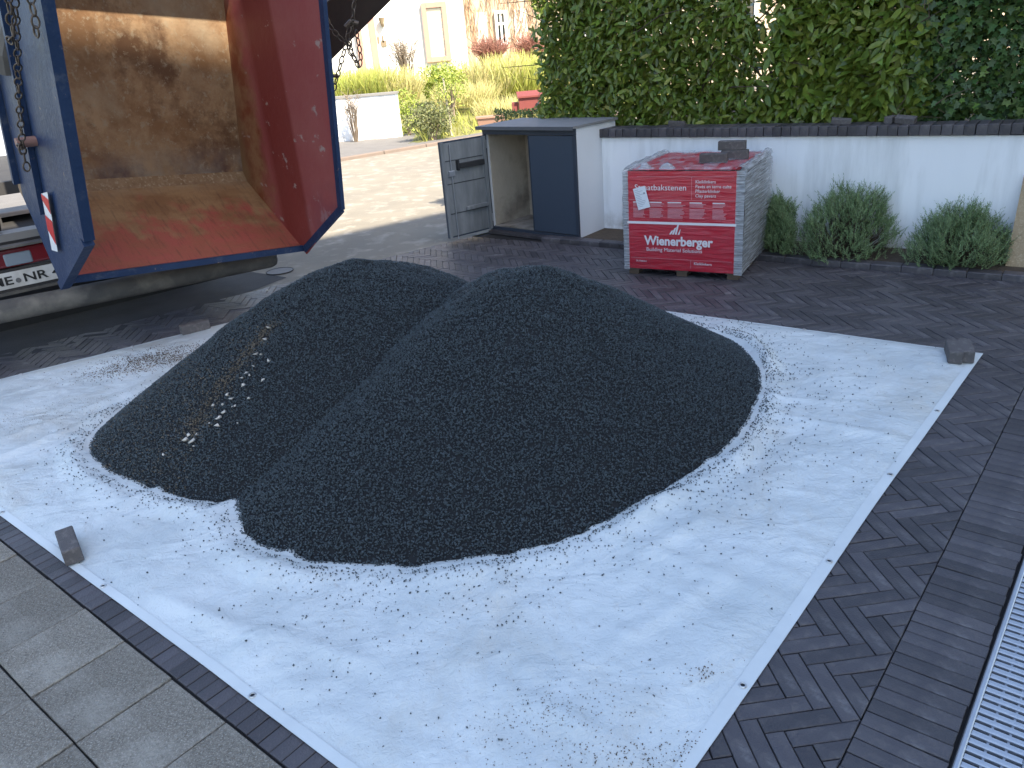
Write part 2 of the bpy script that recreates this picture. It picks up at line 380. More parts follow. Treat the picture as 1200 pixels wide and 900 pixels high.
# --- concrete slabs and their brick edging
path = sheet('path', [SL0-SLD*4+SLN*.0, SL0+SLD*3, SL0+SLD*3-SLN*3, SL0-SLD*4-SLN*3], -.013, M_joint)
ss = .3075; sl = []; random.seed(3)
off0 = 0.
for r in range(0, 6):
    for k in range(-9, 6):
        a = SL0+SLD*(k*ss+off0)-SLN*(r*ss); poly = [a, a-SLN*ss, a-SLN*ss+SLD*ss, a+SLD*ss]
        sl.append(([(p.x, p.y) for p in poly], None))
def ccw(p): return p if sum(p[i][0]*p[(i+1) % len(p)][1]-p[(i+1) % len(p)][0]*p[i][1] for i in range(len(p))) > 0 else p[::-1]
flat_pieces([(ccw(p), k) for p, k in sl], path, M_slab, 300, 'slab', .0034)
edging = sheet('path_edging', [SL0-SLD*4.5, SL0+SLD*3, SL0+SLD*3+SLN*PL, SL0-SLD*4.5+SLN*PL], -.0132, M_joint)
ed = []
for k in range(-84, 54):
    a = SL0+SLD*(k*.0545+.02)+SLN*.004; poly = [a, a+SLN*(PL-.004), a+SLN*(PL-.004)+SLD*.0545, a+SLD*.0545]; ed.append((ccw([(p.x, p.y) for p in poly]), None))
flat_pieces(ed, edging, M_paver)

# ------------------------------------------------------------------ garden wall, bed, kerb
WLEN0, WLEN1 = -2.3, 3.6
WZ = G(1200, 159); 
wp = lambda s, n, z=0.: K0+WE*s+WN*n+Vector((0, 0, z))
RWALL = math.atan2(WE.y, WE.x)
bed = MB().add([wp(WLEN0, .02, .03), wp(4, .02, .03), wp(4, WOFF+.02, .05), wp(WLEN0, WOFF+.02, .05)], [(0, 1, 2, 3)]).build('planting_bed', M_soil); tag(bed, kind='structure')
kt = tag(MB().add([wp(WLEN0, -.01, -.01), wp(4, -.01, -.01), wp(4, .10, -.01), wp(WLEN0, .10, -.01)], [(0, 1, 2, 3)]).build('bed_kerb', M_joint), kind='structure')
km = MB().box((0, 0, 0), (.208, .105, .06), None, .006).mesh('kerb_brick', M_paver)
for k in range(29):
    s = WLEN0+.1+k*.2125
    o = link('kerb_brick', km, None, kt); o.location = wp(s, .05, .015+random.uniform(-.003, .003)); o.rotation_euler = (random.gauss(0, .012), random.gauss(0, .01), RWALL+random.gauss(0, .006))
gw = thing('garden_wall', 'low white rendered garden wall with dark brick coping below the hedge', 'wall', wp(0, WOFF+.11), RWALL)
MB().box(((WLEN0+WLEN1)/2, 0, .445), (WLEN1-WLEN0, .22, .91)).build('wall_body', M_white, gw, world=False)
cm = MB().box((0, 0, 0), (.068, .262, .074), None, .005).mesh('coping_brick', M_paver)
k = 0; s = WLEN0+.03
while s < WLEN1-.03:
    o = link('coping_brick', cm, None, gw); o.location = (s, -.012+random.gauss(0, .002), .943+random.gauss(0, .0015)); o.rotation_euler = (random.gauss(0, .008), random.gauss(0, .012), random.gauss(0, .01)); s += .0725
MB().box(((WLEN0+WLEN1)/2, 0, .935), (WLEN1-WLEN0-.01, .24, .045)).build('mortar_bed', M_joint, gw, world=False)
# raised soil behind the wall
rs = MB().box(wp(.65, WOFF+.22+1.5, .45), (WLEN1-WLEN0+.0, 3.0, .9), Matrix.Rotation(RWALL, 3, 'Z')).build('raised_soil', M_soil); tag(rs, kind='structure')

# ------------------------------------------------------------------ the house behind the viewpoint (its eave throws the shade)
SLN_ = Vector((-.566, .824, 0)).normalized(); SLD_ = Vector((SLN_.y, -SLN_.x, 0)); shade_p = Vector((-1.30, 9.00, 0))
HE = 18.0
cosd = SLN_.dot(SUN_TRAVEL)
eave_d = HE/math.tan(SUN_EL)*cosd
hs = thing('house', 'tall plastered house whose eaves throw the shade over the driveway', 'house', shade_p-SLN_*(eave_d+.35), math.atan2(SLD_.y, SLD_.x))
M_hw = mat('house_render', (.78, .76, .72), .9, (.74, .72, .68), 1.5)
MB().box((-.5, -4.5, 8.85), (11.4, 9, 17.7)).build('wall', M_hw, hs, world=False)
rf = MB(); rf.prism([(-6.5, .35, HE), (-6.5, -4.5, HE+2.4), (-6.5, -9.4, HE), (-6.5, -9.2, HE-.25), (-6.5, .2, HE-.25)], (12, 0, 0)); rf.build('roof', mat('roof_tile', (.16, .07, .05), .8, (.12, .06, .05), 8), hs, world=False)
for fl in range(5):
    for kx in range(-1, 2):
        wdw = MB().box((kx*3.2, .01, 1.9+fl*3.1), (1.1, .06, 1.5)).build('window', mat('window_frame', (.7, .7, .7), .5), hs, world=False)
        MB().box((kx*3.2, .03, 1.9+fl*3.1), (.92, .04, 1.32)).build('pane', mat('window_glass', (.02, .025, .03), .05, spec=.8), wdw, world=False)
# ================================================================== TARP
M_tarp = bpy.data.materials.new('tarp_sheet'); M_tarp.use_nodes = True
def _tarp(nt):
    N, L = nt.nodes, nt.links; b = N['Principled BSDF']; tc = N.new('ShaderNodeTexCoord'); V = tc.outputs['Object']
    def noi(sc, det, st=None, ridge=False, rg=.6, rot=0.):
        v = V
        if st: mp = N.new('ShaderNodeMapping'); mp.inputs['Scale'].default_value = st; mp.inputs['Rotation'].default_value = (0, 0, rot); L.new(V, mp.inputs[0]); v = mp.outputs[0]
        n = N.new('ShaderNodeTexNoise'); n.inputs['Scale'].default_value = sc; n.inputs['Detail'].default_value = det; n.inputs['Roughness'].default_value = rg; n.inputs['Distortion'].default_value = .6; L.new(v, n.inputs['Vector']); o = n.outputs[0]
        if ridge:
            a = N.new('ShaderNodeMath'); a.operation = 'SUBTRACT'; a.inputs[1].default_value = .5; L.new(o, a.inputs[0]); c = N.new('ShaderNodeMath'); c.operation = 'ABSOLUTE'; L.new(a.outputs[0], c.inputs[0]); o = c.outputs[0]
        return o
    def ramp(o, lo, hi, a=0., c=1.):
        r = N.new('ShaderNodeMapRange'); r.inputs[1].default_value = lo; r.inputs[2].default_value = hi; r.inputs[3].default_value = a; r.inputs[4].default_value = c; L.new(o, r.inputs[0]); return r.outputs[0]
    def mix(f, a, c):
        x = N.new('ShaderNodeMix'); x.data_type = 'RGBA'
        for k, v in ((0, f), (6, a), (7, c)):
            if isinstance(v, tuple): x.inputs[k].default_value = (*v, 1)
            else: L.new(v, x.inputs[k])
        return x.outputs[2]
    col = mix(ramp(noi(2.2, 6), .4, .62), (.64, .68, .675), (.54, .585, .585))
    col = mix(ramp(noi(1.1, 9, rg=.75), .50, .68, 0, .5), col, (.50, .46, .38))
    col = mix(ramp(noi(22, 8, rg=.8), .57, .70, 0, .6), col, (.42, .40, .36))
    L.new(col, b.inputs['Base Color']); b.inputs['Roughness'].default_value = .40; b.inputs['Specular IOR Level'].default_value = .55
    nrm = None
    for o, dist, stg in ((noi(2.6, 3, (1, 1.7, 1), True, .5, .85), .045, .6), (noi(8, 4, (1, 1.15, 1), True, .55, -.5), .014, .6), (noi(34, 3, None, True), .008, .7)):
        bp = N.new('ShaderNodeBump'); bp.inputs['Strength'].default_value = stg; bp.inputs['Distance'].default_value = dist; bp.invert = True; L.new(o, bp.inputs['Height'])
        if nrm: L.new(nrm, bp.inputs['Normal'])
        nrm = bp.outputs[0]
    L.new(nrm, b.inputs['Normal'])
_tarp(M_tarp.node_tree)
M_hem = mat('tarp_hem', (.645, .69, .69), .42, (.57, .61, .615), 5, bump=.15, bscale=20)
HEAP1 = [0.1, 3.937, 0.694, 0.173, 1.283, 1.347, 1.246, 1.244, 1.293, 1.345, 1.388, 1.309, 1.328, 1.542, 1.761, 1.675, 1.486, 1.274, 1.228, 1.21]
HEAP2 = [-0.814, 4.331, 0.703, 0.38, 1.435, 1.368, 1.317, 1.262, 1.205, 1.143, 1.073, 1.186, 1.377, 1.568, 1.526, 1.449, 1.398, 1.409, 1.429, 1.453]
def heap_s(X, Y, p):
    cx, cy = p[:2]; R = np.array(p[4:]); N = len(R)
    t = (np.arctan2(Y-cy, X-cx) % (2*math.pi))/(2*math.pi)*N; i = np.floor(t).astype(int) % N; fr = t-np.floor(t)
    p0, p1, p2, p3 = R[(i-1) % N], R[i], R[(i+1) % N], R[(i+2) % N]
    rad = .5*((2*p1)+(-p0+p2)*fr+(2*p0-5*p1+4*p2-p3)*fr**2+(-p0+3*p1-3*p2+p3)*fr**3)
    return np.hypot(X-cx, Y-cy)/rad
def heap_h(X, Y, p):
    H, e = p[2:4]; s = heap_s(X, Y, p)
    return H*(math.sqrt(1+e*e)-np.sqrt(s*s+e*e))/(math.sqrt(1+e*e)-e)
def heaps(X, Y): return np.maximum(heap_h(X, Y, HEAP1), heap_h(X, Y, HEAP2))
def fbm(x, y, sc, seed=0., o=4): return noise.fractal(Vector((x*sc+seed, y*sc-seed*.7, seed)), .9, 2.1, o)
TDU = (TR-TN).normalized(); TDV = (TL-TN).normalized()
_r = random.Random(5)
DRAGS = [(_r.uniform(-2.6, 2.0), _r.uniform(1.6, 4.4), _r.choice((.75, .9, 1.1, -.5, 2.4))+_r.gauss(0, .15), _r.uniform(.15, .45)) for _ in range(46)]
def tarp_z(x, y):
    base = .006+.006*max(0, fbm(x, y, 1.3, 3)+.3)
    a = x*.66+y*.75; b = -x*.75+y*.66
    creases = .009*abs(noise.noise(Vector((a*1.1, b*4.2, 1))))+.005*abs(noise.noise(Vector((a*6, b*2.2, 7))))+.004*abs(fbm(x, y, 7, 9, 3))
    bt = (x-TN.x)*TDV.x+(y-TN.y)*TDV.y; at_ = (x-TN.x)*TDU.x+(y-TN.y)*TDU.y
    for pos, q, ph in ((1.32, bt, at_), (2.64, bt, at_), (3.96, bt, at_), (1.28, at_, bt), (2.56, at_, bt)):        # lines where the sheet was folded
        dd = abs(q-pos-.01*noise.noise(Vector((ph*2, pos, 1))))
        if dd < .05: creases += .0060*(1-dd/.05)*(.35+abs(noise.noise(Vector((ph*1.7, pos, 5)))))
    for (x0_, y0_, ang_, ln_) in DRAGS:
        ca, sa = math.cos(ang_), math.sin(ang_); la_ = (x-x0_)*ca+(y-y0_)*sa; lb_ = -(x-x0_)*sa+(y-y0_)*ca
        if abs(la_) < ln_ and abs(lb_) < .05: creases += .0065*(1-abs(lb_)/.05)*(1-(la_/ln_)**2)
    sq = max(0., 1-abs(float(min(heap_s(np.array([x]), np.array([y]), HEAP1)[0], heap_s(np.array([x]), np.array([y]), HEAP2)[0]))-1.035)/.06)
    return base+1.9*creases+sq*(.012+.085*max(0., noise.noise(Vector((x*2.6, y*2.6, 4)))+.06)*(1. if x > .2 else .45))
tarp_root = thing('tarp', 'large white plastic tarp spread under the gravel heaps on the paving', 'tarp', TN.lerp(TF, .5))
NT = 240; V = []; F = []
def tarp_xy(i, j):
    u, v = i/NT, j/NT
    p = TN*(1-u)*(1-v)+TR*u*(1-v)+TF*u*v+TL*(1-u)*v
    du = (TR-TN).normalized(); dv = (TL-TN).normalized()
    w = .010*noise.noise(Vector((v*3, .3, 2)))*(1 if u in (0, 1) else abs(u-.5)*2)+.0008*noise.noise(Vector((v*31, .3, 2)))
    w2 = .022*noise.noise(Vector((u*6, 5.3, 2)))*(v**3)+.010*noise.noise(Vector((u*3, 8.3, 2)))+.006*noise.noise(Vector((u*28, 5.3, 2)))*v
    sag = -.05*math.sin(math.pi*u)*v*v*0
    return p+du*w+dv*w2
HEMW = .035
pts = [[tarp_xy(i, j) for j in range(NT+1)] for i in range(NT+1)]
edge_z = lambda i, j: min(1., min(i, j, NT-i, NT-j)/7.)
for i in range(NT+1):
    for j in range(NT+1):
        p = pts[i][j]; V.append((p.x, p.y, tarp_z(p.x, p.y)*(.12+.88*edge_z(i, j))+.001))
TV = np.array(V).reshape(NT+1, NT+1, 3)
iv = INV[tarp_root].to_translation()
F = [(i*(NT+1)+j, (i+1)*(NT+1)+j, (i+1)*(NT+1)+j+1, i*(NT+1)+j+1) for i in range(NT) for j in range(NT)]
link('sheet', npmesh('sheet', TV.reshape(-1, 3)+np.array(iv), np.array(F), M_tarp, True), None, tarp_root)
# hem strips follow the edge rows of the sheet
def hem(rows, name='hem'):
    b = MB(); n = len(rows)
    vs = []
    for (a, c) in rows: vs += [Vector(a)+Vector((0, 0, .0022)), Vector(c)+Vector((0, 0, .0022))]
    b.add(vs, [(2*i, 2*i+1, 2*i+3, 2*i+2) for i in range(n-1)]); o = b.build(name, M_hem, tarp_root, smooth=True); return o
for rows in ([(TV[0, j], TV[2, j]) for j in range(NT+1)], [(TV[NT, j], TV[NT-2, j]) for j in range(NT+1)], [(TV[i, 0], TV[i, 2]) for i in range(NT+1)], [(TV[i, NT], TV[i, NT-2]) for i in range(NT+1)]): hem(rows)
M_eye = mat('eyelet_metal', (.55, .55, .55), .35, metal=.9)
def eyelet(p):
    e = MB(); e.torus(p+Vector((0, 0, .004)), (0, 0, 1), .009, .0030, 14, 6); o = e.build('eyelet', M_eye, tarp_root)
    h = MB(); h.tube([p+Vector((0, 0, .0025)), p+Vector((0, 0, .0045))], .0075, 12); h.build('eyelet_hole', M_dark, o, world=False)
    h2 = [tuple(INV[tarp_root] @ Vector(v)) for v in h.v]
    o.children[0].data.vertices.foreach_set('co', np.array(h2, dtype=np.float32).ravel())
for j in range(10, NT, 44):
    for r, c in ((1, j), (NT-1, j), (j, 1), (j, NT-1)): eyelet(Vector(TV[r, c]))
def tz(x, y): return tarp_z(x, y)

# ================================================================== GRAVEL
def gravel_mat():
    m = mat('black_grit', (.038, .054, .062), .40, (.074, .095, .106), 60, 3, .2, rand=.55, spec=.45, stain=(.085, .068, .05), stain_scale=1.1, stain_amt=.0)
    return m
M_grit = gravel_mat(); M_gritbase = mat('grit_core', (.012, .014, .016), .9)
def brown_mat(): return mat('dusty_grit', (.105, .088, .064), .8, (.17, .14, .10), 40, rand=.5)
M_brown = brown_mat()
def heap_object(p, other, label, dens, seed):
    r = np.random.default_rng(seed)
    cx, cy = p[:2]; rings, seg = 36, 96; VV = []; FF = []
    th = np.linspace(0, 2*math.pi, seg, endpoint=False)
    for k in range(rings+1):
        s = k/rings
        for t in th:
            X = cx+math.cos(t); Y = cy+math.sin(t); R1 = 1/float(heap_s(np.array([X]), np.array([Y]), p)[0])
            x, y = cx+math.cos(t)*R1*s, cy+math.sin(t)*R1*s
            z = float(heap_h(np.array([x]), np.array([y]), p)[0])+.026*fbm(x, y, 2.6, seed)*(1-s)-.006
            VV.append((x, y, max(z, 0)+.002))
    for k in range(rings):
        for i in range(seg):
            FF.append((k*seg+i, (k+1)*seg+i, (k+1)*seg+(i+1) % seg, k*seg+(i+1) % seg))
    # chippings over the whole surface
    n = int(dens*math.pi*1.45**2)
    X = cx+r.uniform(-1.9, 1.9, int(n*1.7)); Y = cy+r.uniform(-1.9, 1.9, int(n*1.7)); s = heap_s(X, Y, p)
    edge = 1.0+.065*np.array([noise.noise(Vector((a*5, b*5, seed)))+.6*noise.noise(Vector((a*15, b*15, seed))) for a, b in zip(X, Y)])+r.normal(0, .010, len(X))
    k = (s < edge) & (heap_h(X, Y, other) < heap_h(X, Y, p)+.02); X, Y, s = X[k], Y[k], s[k]
    Z = np.maximum(heap_h(X, Y, p), .004)+r.uniform(-.002, .005, len(X))
    # small slips and ripples on the slope
    Z += np.array([.026*fbm(a, b, 2.6, seed)+.010*fbm(a, b, 8, seed+4, 3) for a, b in zip(X, Y)])*np.clip(1-s, 0, 1)+.003
    P = np.stack([X, Y, Z], 1); rad = r.uniform(.0029, .0054, len(X))
    GV, GF = grains(P, rad)
    Vb = np.array(VV); nb_ = len(Vb)
    GV = GV; base = npmesh('core', Vb, np.array(FF), M_gritbase, True)
    me = npmesh('gravel_heap', GV, GF, M_grit)
    me.materials.append(M_brown)
    # brownish dust on part of the rear heap
    if seed == 2:
        c = P; a0, a1 = np.array(A_STREAK[0][:2]), np.array(A_STREAK[1][:2]); d = a1-a0; L2 = (d**2).sum()
        t = np.clip(((c[:, :2]-a0)@d)/L2, 0, 1); dist = np.linalg.norm(c[:, :2]-a0-t[:, None]*d, axis=1)
        pr = .75*np.exp(-(dist/.045)**2)+.10*np.exp(-(dist/.18)**2)*(c[:, 0] < a0[0]+.3)+.12*((c[:, 0] < -1.5) & (s > .6))
        idx = np.repeat((r.random(len(c)) < pr).astype(np.int32), 6); me.polygons.foreach_set('material_index', idx)
    o = link('gravel_heap', me); tag(o, label, 'gravel', kind='stuff')
    c = link('heap_core', base, None, o); tag(c, kind='stuff')
    return o, len(X)
def heap_point(px, py, p):
    d = ray(px, py); t0 = 2.0/d.length
    for k in range(600):
        q = EYE+d*(t0+k*.008/d.length)
        if q.z <= float(heap_h(np.array([q.x]), np.array([q.y]), p)[0]): return q
    return q
A_STREAK = (heap_point(225, 505, HEAP2), heap_point(315, 385, HEAP2))
h1, c1 = heap_object(HEAP1, HEAP2, 'front heap of fine black gravel chippings on the white tarp', 25000, 1)
h2, c2 = heap_object(HEAP2, HEAP1, 'rear heap of black gravel with a dusty streak of pale chips', 25000, 2)
# loose grains on the tarp
n = 230000; X = rng.uniform(-2.6, 2.4, n); Y = rng.uniform(1.2, 5.2, n)
s = np.minimum(heap_s(X, Y, HEAP1), heap_s(X, Y, HEAP2)); sep = (s-1)
pr = np.where(sep > .0, .85*np.exp(-sep/.03)+.16*np.exp(-sep/.15)*(X > -.9)+.016*np.exp(-sep/.45), 0)
k = pr > .002; X, Y, pr = X[k], Y[k], pr[k]; n = len(X)
pr *= 1+.9*np.array([noise.noise(Vector((a*3.1, b*3.1, 8.))) for a, b in zip(X, Y)])
pr *= np.where((X > .5) & (Y > 2.7), 1.5, 1.)
k = rng.random(n) < pr*.62; X, Y = X[k], Y[k]; k = np.array([in_tarp(a, b, .03) for a, b in zip(X, Y)]); X, Y = X[k], Y[k]
Z = np.array([tz(a, b) for a, b in zip(X, Y)])+.004
GV, GF = grains(np.stack([X, Y, Z], 1), rng.uniform(.0018, .0048, len(X)))
tag(link('loose_gravel', npmesh('loose_gravel', GV, GF, M_grit)), 'loose black chippings scattered over the white tarp around the heaps', 'gravel', kind='stuff')
# brown litter and sand on the tarp
def litter(cx, cy, rx, ry, n, rmin, rmax, ang=0.):
    a = rng.normal(0, 1, (n, 2))*np.array([rx, ry]); c_, s_ = math.cos(ang), math.sin(ang)
    x = cx+a[:, 0]*c_-a[:, 1]*s_; y = cy+a[:, 0]*s_+a[:, 1]*c_
    k = np.array([in_tarp(p, q, .02) for p, q in zip(x, y)]) & (np.minimum(heap_s(x, y, HEAP1), heap_s(x, y, HEAP2)) > 1); x, y = x[k], y[k]
    return np.stack([x, y, np.array([tz(p, q) for p, q in zip(x, y)])+.002], 1), rng.uniform(rmin, rmax, len(x))
PP = [litter(*G(650, 845)[:2], .16, .07, 420, .0012, .003, .2), litter(*G(750, 890)[:2], .15, .03, 260, .0015, .0035, .1), litter(*G(815, 895)[:2], .05, .02, 60, .0015, .004), litter(*G(820, 795)[:2], .04, .02, 40, .002, .004),
      litter(*G(180, 425)[:2], .22, .10, 2600, .002, .0055, .4), litter(*G(60, 490)[:2], .3, .12, 700, .0012, .003, .3), litter(*G(520, 760)[:2], .5, .3, 500, .0008, .002)]
P = np.concatenate([p[0] for p in PP]); Rr = np.concatenate([p[1] for p in PP]); GV, GF = grains(P, Rr, .5)
tag(link('sand_litter', npmesh('sand_litter', GV, GF, mat('brown_litter', (.15, .11, .07), .9, (.09, .065, .045), 30, rand=.4))), 'brown sand and plant litter sprinkled on the white tarp', 'litter', kind='stuff')
# pale chips on the rear heap
M_chip = mat('pale_chip', (.62, .58, .52), .75, (.5, .46, .40), 60, rand=.15)
chip_px = [(218, 516, 9), (226, 518, 7), (222, 511, 4), (231, 510, 4), (228, 524, 3), (258, 490, 6), (263, 484, 5), (255, 492, 4), (251, 476, 5), (267, 464, 6), (272, 468, 5), (276, 477, 4), (292, 468, 4), (262, 475, 4), (286, 452, 5), (309, 446, 5), (315, 424, 7), (300, 416, 5), (307, 416, 4), (290, 438, 5), (293, 441, 3), (297, 430, 3), (311, 399, 4), (315, 385, 5), (279, 497, 3), (256, 500, 7), (246, 497, 3), (253, 383, 4), (314, 341, 3), (192, 534, 4), (284, 444, 3), (273, 478, 3)]
for i, (px, py, sz) in enumerate(chip_px):
    q = heap_point(px, py, HEAP2); r_ = sz*.68*q.length/CAM_F
    V_, F_ = grains(np.zeros((1, 3)), np.array([1.])); V_ = V_*np.array([r_*random.uniform(.8, 1.5), r_*random.uniform(.6, 1.), r_*.6])
    o = link('stone_chip', npmesh('stone_chip', V_, F_, M_chip)); o.location = q+Vector((0, -.004, .008)); o.rotation_euler = (.3, -.2, random.uniform(0, 3))
    tag(o, 'small pale stone chip lying on the slope of the rear gravel heap', 'stone', 'pale chips on the rear heap')

# ================================================================== LOOSE BRICKS
M_brick = mat('loose_brick', (.085, .078, .078), .75, (.12, .108, .104), 14, 6, .25, bump=.35, bscale=150, rand=.15, c3=(.16, .145, .135))
BM = MB().rbox((0, 0, .034), (.205, .068, .068), .006, None, 2).mesh('brick', M_brick)
def brick(p, rz, label, group=None, tilt=(0, 0)):
    o = link('brick', BM); o.location = p; o.rotation_euler = (tilt[0], tilt[1], rz); tag(o, label, 'brick', group); return o
def T3(px, py): q = G(px, py); q.z = .014; return q
def tarp_brick(cpx, back, front_, lab, z=.012):
    c = G(*cpx, z+.068); d = G(*back, z+.068)-G(*front_, z+.068); brick(Vector((c.x, c.y, z)), math.atan2(d.y, d.x), lab)
tarp_brick((78.2, 631), (73.5, 618), (82.5, 644), 'single dark brick weighing down the tarp near the concrete slabs')
tarp_brick((1118.5, 405), (1116.5, 399), (1120.5, 411), 'dark brick with whitened edges, inner one of the pair holding the tarp corner')
tarp_brick((1132.2, 404), (1130.2, 398), (1134.2, 410), 'dark brick beside its twin, standing closer to the tarp corner eyelet')
tarp_brick((227, 378), (244, 372), (209, 381), 'brown brick on the tarp edge behind the rear gravel heap', .004)
for px, py, rz, lab in ((791, 148, 20, 'small dark brick lying on the wall coping behind the wrapped pallet'), (984, 147, 15, 'flat dark brick laid across the coping above the shrubs'),):
    q = onplane(wp(0, WOFF+.10), WN, px, py); brick(wp((q-K0).dot(WE), WOFF+.13, .979), RWALL+math.radians(rz), lab, None, (.12, .1)).scale = (.72, .9, .62)
q = onplane(wp(0, WOFF+.10), WN, 1047, 147); s_ = (q-K0).dot(WE)
brick(wp(s_-.03, WOFF+.15, .979), RWALL+math.radians(80), 'grey brick end on the coping below the ivy').scale = (.6, .9, .75)
brick(wp(s_+.085, WOFF+.09, .985), RWALL-math.radians(8), 'dark brick tipped beside the grey one on the coping', None, (.3, .08)).scale = (.7, .9, .7)

# ================================================================== WRAPPED PALLET
M_wood = mat('pallet_wood', (.15, .11, .075), .85, (.11, .08, .055), 10, 5, .25, stretch=(1, 8, 8))
M_red = mat('red_print', (.50, .012, .032), .30, (.43, .010, .026), 4, bump=.9, bscale=5, spec=.7, stretch=(1.3, 1.3, 9))
M_print = mat('white_print', (.75, .72, .74), .5); M_print2 = mat('pink_print', (.60, .24, .27), .5)
def film_mat(name, a0, a1, sc, col=(.62, .66, .69), thick=.5):
    m = bpy.data.materials.new(name); m.use_nodes = True; nt = m.node_tree; N = nt.nodes; L = nt.links; b = N['Principled BSDF']
    b.inputs['Base Color'].default_value = (*col, 1); b.inputs['Roughness'].default_value = .22; b.inputs['Specular IOR Level'].default_value = .6
    tc = N.new('ShaderNodeTexCoord'); mp = N.new('ShaderNodeMapping'); mp.inputs['Scale'].default_value = sc; L.new(tc.outputs['Object'], mp.inputs[0])
    n = N.new('ShaderNodeTexNoise'); n.inputs['Scale'].default_value = 4; n.inputs['Detail'].default_value = 6; L.new(mp.outputs[0], n.inputs['Vector'])
    r = N.new('ShaderNodeMapRange'); r.inputs[1].default_value = .36; r.inputs[2].default_value = .66; r.inputs[3].default_value = a0; r.inputs[4].default_value = a1; L.new(n.outputs[0], r.inputs[0]); L.new(r.outputs[0], b.inputs['Alpha'])
    bp = N.new('ShaderNodeBump'); bp.inputs['Strength'].default_value = .8; bp.inputs['Distance'].default_value = .02; L.new(n.outputs[0], bp.inputs['Height']); L.new(bp.outputs[0], b.inputs['Normal'])
    return m
M_film = film_mat('stretch_film', .38, .96, (1.2, 1.2, 42), (.50, .53, .555)); M_filmc = film_mat('clear_film', .0, .04, (2, 2, 9), (.8, .8, .82))
PYAW = math.radians(-30.5); pf = Vector((math.cos(PYAW), math.sin(PYAW), 0)); pb = Vector((-pf.y, pf.x, 0))
PFR = G(867, 329); PWD, PDP = .905, .91
pal = thing('paver_pallet', 'pallet of clay pavers wrapped in red printed film with plastic sides', 'pallet', PFR-pf*PWD/2+pb*PDP/2, PYAW)
def pbx(name, c, d, m, parent=pal, ch=0.): return MB().box(c, d, None, ch).build(name, m, parent, world=False)
for kx in (-1, 0, 1):
    for ky in (-1, 0, 1): pbx('block', (kx*(PWD/2-.06), ky*(PDP/2-.06), .018), (.08, .09, .036), M_wood)
    pbx('stringer', (kx*(PWD/2-.06), 0, .044), (.10, PDP-.03, .016), M_wood)
for k in range(6): pbx('deck_board', (0, -PDP/2+.06+k*(PDP-.12)/5, .060), (PWD-.02, .09, .016), M_wood)
Z0, Z1 = .070, .80
pbx('stack_core', (0, 0, (Z0+Z1)/2), (PWD-.16, PDP-.17, Z1-Z0-.02), M_brick)
bs = MB().box((0, 0, 0), (.068, .192, .066), None, .004).mesh('packed_paver', M_brick); lay = 10; lz = (Z1-Z0)/lay
bs2 = MB().box((0, 0, 0), (.192, .068, .066), None, .004).mesh('packed_paver', M_brick)
for l in range(lay):
    for k in range(4):
        for sx in (-1, 1):
            o = link('packed_paver', bs, None, pal); o.location = (sx*(PWD/2-.045+random.uniform(-.004, .002)), -PDP/2+.10+.2*k, Z0+lz*(l+.5)); o.rotation_euler = (0, 0, random.gauss(0, .015))
    for k in range(4):
        o = link('packed_paver', bs2, None, pal); o.location = (-PWD/2+.185+k*.163, -PDP/2+.045, Z0+lz*(l+.5)); o.scale = (.8, 1, 1)
# plastic film round the four sides, bulging and creased
def film_side(name, m, pts_fn, nu, nv):
    VV = []; 
    for i in range(nu+1):
        for j in range(nv+1): VV.append(pts_fn(i/nu, j/nv))
    FF = [(i*(nv+1)+j, (i+1)*(nv+1)+j, (i+1)*(nv+1)+j+1, i*(nv+1)+j+1) for i in range(nu) for j in range(nv)]
    return link(name, npmesh(name, np.array(VV), np.array(FF), m, True), None, pal)
def ripple(a, z, amp, sd): return amp*(noise.noise(Vector((a*3, z*22+a*3, sd)))+.7*noise.noise(Vector((a*14, z*9, sd+4)))+.9*abs(noise.noise(Vector((a*2, z*45+2*a, sd+8)))))
ZT = Z1+.012
def rightside(u, v, s=1, sd=1.):
    y = -PDP/2-.004+u*(PDP+.02); z = .045+v*(ZT-.045); x = PWD/2+.006+ripple(y, z, .0045, sd)+.012*math.sin(math.pi*v)
    if v > .94: x -= (v-.94)*.5
    return (s*x, y, z+(.012*noise.noise(Vector((y*9, 3, sd))) if v > .97 else 0))
film_side('side_film', M_film, lambda u, v: rightside(u, v), 60, 120)
film_side('side_film', M_film, lambda u, v: rightside(u, v, -1, 5.), 60, 120)
film_side('back_film', M_film, lambda u, v: (-PWD/2+u*PWD, PDP/2+.012+ripple(u, v, .006, 9), .045+v*(ZT-.045)), 40, 60)
FX0, FX1 = -PWD/2+.028, PWD/2-.035
def front(u, v, dy=0.):
    x = FX0+u*(FX1-FX0); z = .055+v*(Z1-.045); y = -PDP/2-.012-ripple(x, z, .0016, 3)-dy-.006*math.sin(math.pi*v)
    return (x, y, z)
red = film_side('front_sheet', M_red, front, 60, 60)
film_side('front_film', M_filmc, lambda u, v: (lambda p: (-PWD/2-.008+u*(PWD+.016), p[1]-.010-ripple(u, v, .003, 6), .045+v*(ZT-.038)))(front(u, v)), 50, 80)
for x_, w_, sd_ in ((-PWD/2-.006, .045, 3.), (PWD/2-.045, .062, 8.)):
    film_side('corner_film', M_film, lambda u, v, x_=x_, w_=w_, sd_=sd_: (x_+u*w_+.004*noise.noise(Vector((v*30, 1, sd_)))*(1 if .1 < u < .9 else 0), -PDP/2-.019-.008*abs(noise.noise(Vector((u*3, v*26, sd_)))), .045+v*(ZT-.045)), 8, 90)
top = film_side('top_sheet', M_red, lambda u, v: (-PWD/2+.03+u*(PWD-.06), -PDP/2+.0+v*(PDP-.02), Z1+.016+.006*noise.noise(Vector((u*6, v*6, 2)))), 30, 30)
